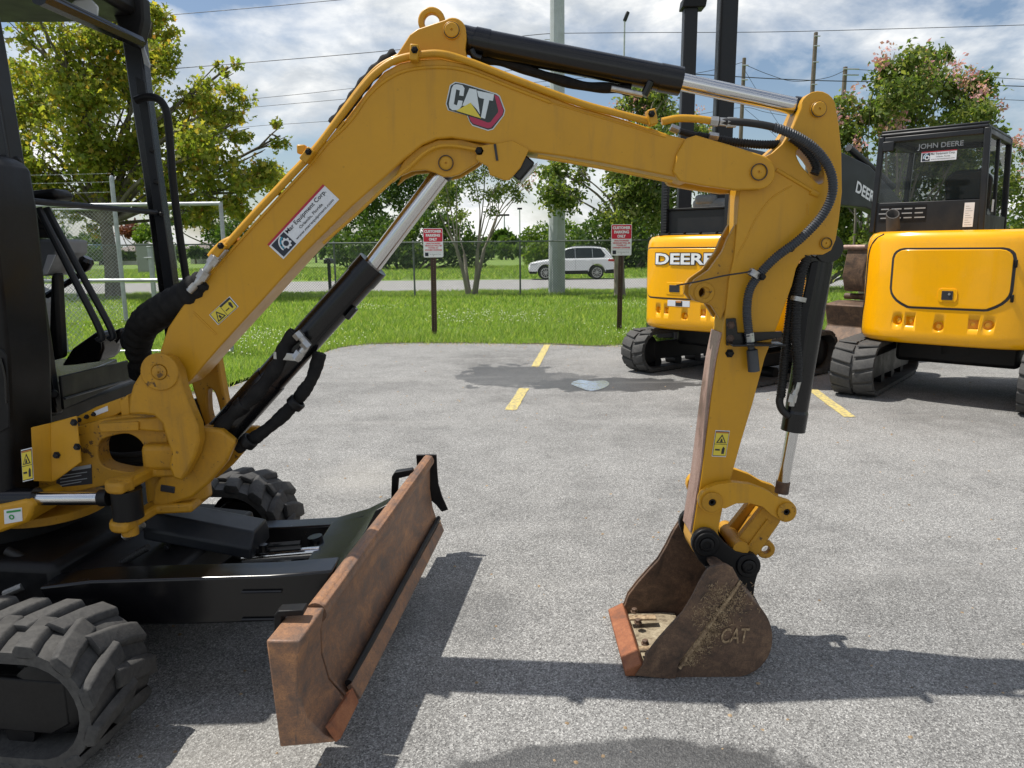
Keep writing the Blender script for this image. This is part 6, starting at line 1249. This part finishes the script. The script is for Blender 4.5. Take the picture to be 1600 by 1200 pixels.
bar((x1, .16, z0), (t1, .16, z1 - .06), 'pillar', .018); MB().box((x1, .15, z0 + .08), (.03, 1.08, .15)).build('side_panel', 'dark_grey', cb, .005)
MB().box((x0 + .10, y0 - .02, z1 - .10), (.11, .03, .10)).build('rear_lamp', 'dark_grey', cb, .01)
yl = y0 - .002
lettering('lettering', 'JOHN DEERE', (t0 + .34, y0 - .004, z1 - .165), (.40, 0, 0), (0, 0, .065), 'ink_grey', cb, .001, .018)
def local_quad(px_, Y): return Vector(px_)
sticker([(t0 + .38, y0 - .004, z1 - .18), (t0 + .69, y0 - .004, z1 - .18), (t0 + .69, y0 - .004, z1 - .275), (t0 + .38, y0 - .004, z1 - .275)], None, cb, fn=lambda *a: Vector(a[:3]))
lbp = MB().box((x0 + .28, y0 - .0175, z0 + .19), (.44, .002, .16)).build('instruction_plate', 'black_dusty', cb)
for k in range(4):
    for j in range(3):
        MB().box((x0 + .115 + .11 * k - .01 * (j % 2), y0 - .0195, z0 + .145 + .045 * j), (.075 + .02 * ((k + j) % 2), .001, .012)).build('text_line', 'ink_grey', lbp)
MB().box((x1 - .115, y0 - .0175, z0 + .155), (.085, .002, .23)).build('paper_label', 'sticker_white', cb)
for k in range(9): MB().box((x1 - .115 - .008 * (k % 3), y0 - .019, z0 + .06 + .022 * k), (.062 - .016 * (k % 3), .0006, .004)).build('text_line', 'ink_grey', cb)
MB().box((x1 + .003, .02, z0 + .25), (.002, .10, .12)).build('side_label', 'sticker_white', cb)
st = MB().prism([(-.28, .30, z0 + .06), (.12, .30, z0 + .06), (.12, -.10, z0 + .06), (-.28, -.10, z0 + .06)], (0, 0, .18)).build('seat', 'black_dusty', cb, .05, segs=3); MB().prism([(-.27, -.10, z0 + .2), (.11, -.10, z0 + .2), (.13, -.18, z0 + .52), (.04, -.19, z0 + .60), (-.20, -.19, z0 + .60), (-.29, -.18, z0 + .52)], (0, .09, .0)).build('backrest', 'black_dusty', st, .03, segs=3)
# exhaust
ex = MB(); c0 = Vector((-.60, -.62, 1.62)); segs_ = 22; vs = []
for r_ in (.062, .052):
    for lev in (0, 1):
        for k in range(segs_): a = 2 * math.pi * k / segs_; zz_ = c0.z if lev == 0 else 1.84 + .75 * r_ * (math.sin(a) - .35 * math.cos(a)); vs.append((c0.x + r_ * math.cos(a) - .015 * lev, c0.y + r_ * math.sin(a) - .03 * lev, zz_))
n = segs_; fs = [(k, (k + 1) % n, n + (k + 1) % n, n + k) for k in range(n)] + [(2 * n + k, 3 * n + k, 3 * n + (k + 1) % n, 2 * n + (k + 1) % n) for k in range(n)] + [(n + k, n + (k + 1) % n, 3 * n + (k + 1) % n, 3 * n + k) for k in range(n)]
ex.add(vs, fs).build('exhaust_pipe', 'exhaust_steel', D3)
# boom beyond the cab
MB().prism([(.50, .75, .8), (.50, 1.05, .8), (.50, 1.9, 2.3), (.50, 2.7, 2.75), (.50, 3.6, 2.2), (.50, 3.6, 1.95), (.50, 2.65, 2.4), (.50, 2.05, 2.0), (.50, 1.35, .9)], (.22, 0, 0)).build('boom', 'dark_grey', D3, .015)
for k in range(2): MB().tube(spline([(.50 + .1 * k, .78, 1.5), (.50 + .1 * k, .85, 2.0), (.52 + .1 * k, 1.1, 2.5), (.52 + .1 * k, 1.5, 2.62)], 6), .035, 10).build('hose', 'hose_grey', D3)
MB().prism([(.48, .75, 1.66), (.70, .75, 1.66), (.70, .75, 2.35), (.60, .75, 2.5), (.48, .75, 2.5)], (0, .1, 0)).build('boom_post', 'dark_grey', D3, .01)
for z in (1.86, 2.22): MB().box((.6, .72, z), (.24, .05, .035)).build('hose_clamp', 'steel_zinc', D3, .008)
MB().box((0, .1, .47), (1.1, 1.0, .26)).build('car_body', 'black_dusty', D3, .04); MB().lathe(Vector((0, 0, .44)), (0, 0, 1), [(0, .42), (.16, .42)], 32).build('slew_ring', 'black_dusty', D3)
lg3 = make_lug(.20, .112, .092, .016, -.045, .012, .006); lugs3 = (lg3, mirror_y(lg3)); MR = Matrix.Rotation(R(92), 4, 'Z')
for yy in (.80, -.80): make_track(D3, yy, 1.06, .262, .40, .026, .125, lugs3, M4=MR, face=(-1 if yy > 0 else 1))
# ------------------------------------------------------------------ smaller canopy machine
D2 = root('tracked_excavator', (2.68, 9.05, 0), 'bright yellow tracked excavator with open canopy and white lettering on its rear door', 'excavator', rotz=-R(42))
R2 = .88
h2_ = [(R(-62), .98, .045, 0), (R(-31), .80, .042, 0), (R(-24), .80, .032, 1), (R(-9), .75, .044, 0), (R(6), .80, .034, 1), (R(14), .80, .044, 0)]
tail_body('counterweight', D2, h2_, R2)
tail_patch('door_groove', D2, R(-48), R(26), .935, 1.53, .07, .0015, 'ink', R2, .10); dr = tail_patch('engine_door', D2, R(-46.5), R(24.5), .95, 1.515, .06, .010, 'deere_yellow', R2, .09)
def l2(a, b): return tail_pt(R(-33) + a * R(46), 1.335 + b * .125, .0225, R2)
def l2b(a, b): return tail_pt(R(-34) + a * R(48), 1.325 + b * .145, .018, R2)
lettering('lettering', 'DEERE', (0, 0, 0), (1, 0, 0), (0, 1, 0), 'white_paint', dr, 0, .03, fn=l2)
lettering('lettering_outline', 'DEERE', (0, 0, 0), (1, 0, 0), (0, 1, 0), 'ink', dr, 0, .075, fn=l2b)
tail_patch('latch_recess', dr, R(-24), R(-10), .99, 1.13, .02, .016, 'deere_yellow', R2); tail_patch('latch', dr, R(-21), R(-13), 1.02, 1.10, .006, .022, 'ink', R2)
tail_patch('reflector', D2, R(-53), R(-51), 1.14, 1.36, .005, .003, 'tail_red', R2)
wl = tail_patch('warning_label', D2, R(-23), R(-5), .855, .925, .004, .003, 'sticker_white', R2); tail_patch('label_mark', wl, R(-16.5), R(-11), .86, .92, .004, .005, 'ink', R2); tail_patch('label_mark', wl, R(-16), R(-12), .9, .92, .004, .007, 'orange_decal', R2)
MB().prism([(-.62, -.10, .62), (.62, -.10, .62), (.66, .55, .62), (.45, .8, .62), (-.45, .8, .62), (-.66, .55, .62)], (0, 0, 1.0)).build('house_front', 'deere_yellow', D2, .04)
for k in range(3): MB().box((.70, -.2, .84 + .2 * k), (.02, .4, .03)).build('side_vent', 'ink', D2)
cy0 = -.66
cp_ = [(-.56, cy0), (.24, cy0), (-.56, .55), (.24, .55)]
for i, (a, b) in enumerate(cp_):
    q = MB().box((a, b, 2.08), (.075, .075, .90)).build('canopy_post', 'dark_grey', D2, .012)
    if i == 0:
        for k in range(22): MB().box((a + .022, b - .042, 1.72 + .032 * k), (.05, .012, .016)).build('louvre', 'ink', q)
MB().box((-.16, -.05, 2.56), (.98, 1.40, .09)).build('canopy_roof', 'dark_grey', D2, .03)
MB().box((-.16, cy0 + .03, 1.80), (.72, .04, .30)).build('rear_panel', 'dark_grey', D2, .01); MB().box((-.16, cy0 + .02, 1.96), (.74, .06, .025)).build('panel_rail', 'black_dusty', D2, .006); MB().box((-.16, cy0 - .02, 1.67), (.86, .10, .03)).build('rear_step', 'black_dusty', D2, .008)
for k in range(4): MB().lathe((-.46 + .2 * k, cy0 - .06, 1.685), (0, 0, 1), [(0, .018), (.015, .018), (.018, .01)], 8).build('bolt', 'black_dusty', D2)
st = MB().box((-.2, .1, 1.72), (.48, .45, .14)).build('seat', 'black_dusty', D2, .05, segs=3); MB().box((-.2, -.22, 1.92), (.46, .12, .34)).build('backrest', 'seat_grey', st, .05, segs=3); MB().box((-.26, -.24, 2.08), (.26, .11, .12)).build('headrest', 'seat_grey', st, .04, segs=3)
# boom, stick and bucket, swung to the machine's right
MBm = Matrix.Rotation(-R(55 - 42), 4, 'Z')
def arm(pts, x, w, nm, mat, par_, bv=.015): return MB().prism([MBm @ Vector((x, d, z)) for d, z in pts], MBm.to_3x3() @ Vector((w, 0, 0))).build(nm, mat, par_, bv)
bm2 = arm([(.62, 1.05), (1.15, 1.95), (1.6, 2.5), (2.0, 2.74), (2.7, 2.60), (3.3, 2.31), (3.95, 1.98), (3.95, 1.76), (3.3, 1.90), (2.7, 2.04), (2.0, 2.06), (1.4, 1.6), (.85, .9)], -.09, .18, 'boom', 'dark_grey', D2)
o_ = MBm @ Vector((.093, 2.38, 2.24)); lettering('lettering', 'DEERE', o_, MBm.to_3x3() @ Vector((0, .56, -.17)), MBm.to_3x3() @ Vector((0, .03, .15)), 'white_paint', bm2, .002, .03)
MB().tube([MBm @ Vector((0, 2.3, 2.82)), MBm @ Vector((0, 3.5, 2.35))], .05, 12).build('arm_cylinder', 'dark_grey', D2)
arm([(3.75, 2.05), (4.0, 2.0), (4.02, 1.8), (3.25, .98), (3.05, .98), (3.05, 1.12)], -.07, .14, 'stick', 'dark_grey', D2)
cl2 = arm([(2.72, 1.52), (3.10, 1.52), (3.16, 1.25), (3.2, 1.05), (3.12, .90), (2.70, .88), (2.62, 1.1)], -.16, .32, 'coupler', 'rust_bucket', D2, .02)
MB().tube([MBm @ Vector((-.22, 2.85, .80)), MBm @ Vector((.24, 2.85, .80))], .045, 14).build('coupler_pin', 'rust_bucket', D2); MB().tube([MBm @ Vector((-.2, 2.70, 1.50)), MBm @ Vector((.2, 2.7, 1.50))], .035, 12).build('coupler_bar', 'rust_worn', D2)
arm([(2.45, .70), (2.75, .74), (3.2, .72), (3.28, .55), (3.2, .2), (2.95, .04), (2.4, .03), (2.35, .12), (2.55, .4)], -.30, .60, 'bucket', 'rust_bucket', D2, .02)
for k in range(9): MB().ring(MBm @ Vector((.24, 2.66 - .01 * (k % 2), 1.58 - .045 * k)), (1, .3 * (k % 2), 0), .02, .010, .014, 10).build('chain_link', 'steel_zinc', D2)
MB().box((0, .1, .47), (1.0, 1.0, .26)).build('car_body', 'black_dusty', D2, .04, xf=lambda p: Matrix.Rotation(R(-10), 3, 'Z') @ p); MB().lathe(Vector((0, 0, .44)), (0, 0, 1), [(0, .40), (.17, .40)], 32).build('slew_ring', 'black_dusty', D2)
lg2 = make_lug(.17, .112, .092, .015, -.04, .012, .006); lugs2 = (lg2, mirror_y(lg2)); MR2 = Matrix.Rotation(R(90 - 10), 4, 'Z')
for yy in (.70, -.70): make_track(D2, yy, .98, .245, .34, .024, .125, lugs2, M4=MR2, face=(-1 if yy > 0 else 1))
# ------------------------------------------------------------------ tall dark mast behind
mb_ = PY(1108, 460, 11.6)
MT = root('lift_mast', (mb_.x, 11.6, 0), 'tall dark steel lift mast with two upright rails behind the canopy excavator', 'mast')
q0, q1 = PY(1064, 300, 11.6), PY(1087, 300, 11.6); zt = PY(1075, 10, 11.6).z
xa, xb = PY(1065, 160, 11.6), PY(1086, 160, 11.6); MB().prism([(xa.x, 11.6, .02), (xb.x, 11.6, .02), (xb.x, 11.6, zt), (xa.x, 11.6, zt)], (0, .16, 0)).build('upright', 'dark_grey', MT, .012)
MB().prism([(xa.x - .04, 11.55, zt - .02), (xb.x + .10, 11.55, zt - .02), (xb.x + .12, 11.55, zt + .10), (xa.x - .02, 11.55, zt + .12)], (0, .26, 0)).build('head_cap', 'black_dusty', MT, .015)
xc, xd = PY(1119, 160, 11.6), PY(1147, 160, 11.6); MB().prism([(xc.x, 11.58, .02), (xd.x, 11.58, .02), (xd.x, 11.58, zt + .9), (xc.x, 11.58, zt + .9)], (0, .2, 0)).build('upright', 'dark_grey', MT, .012)
MB().box(((xc.x + .02), 11.57, (zt + .9) / 2), (.03, .02, zt + .8)).build('rail_strip', 'black_dusty', MT, .004)
for z in (.5, 1.9): MB().box(((xa.x + xd.x) / 2, 11.75, z), (xd.x - xa.x, .06, .16)).build('cross_beam', 'dark_grey', MT, .01)
MB().box(((xa.x + xd.x) / 2, 12.2, .35), (xd.x - xa.x + .5, 1.0, .5)).build('mast_base', 'dark_grey', MT, .03)
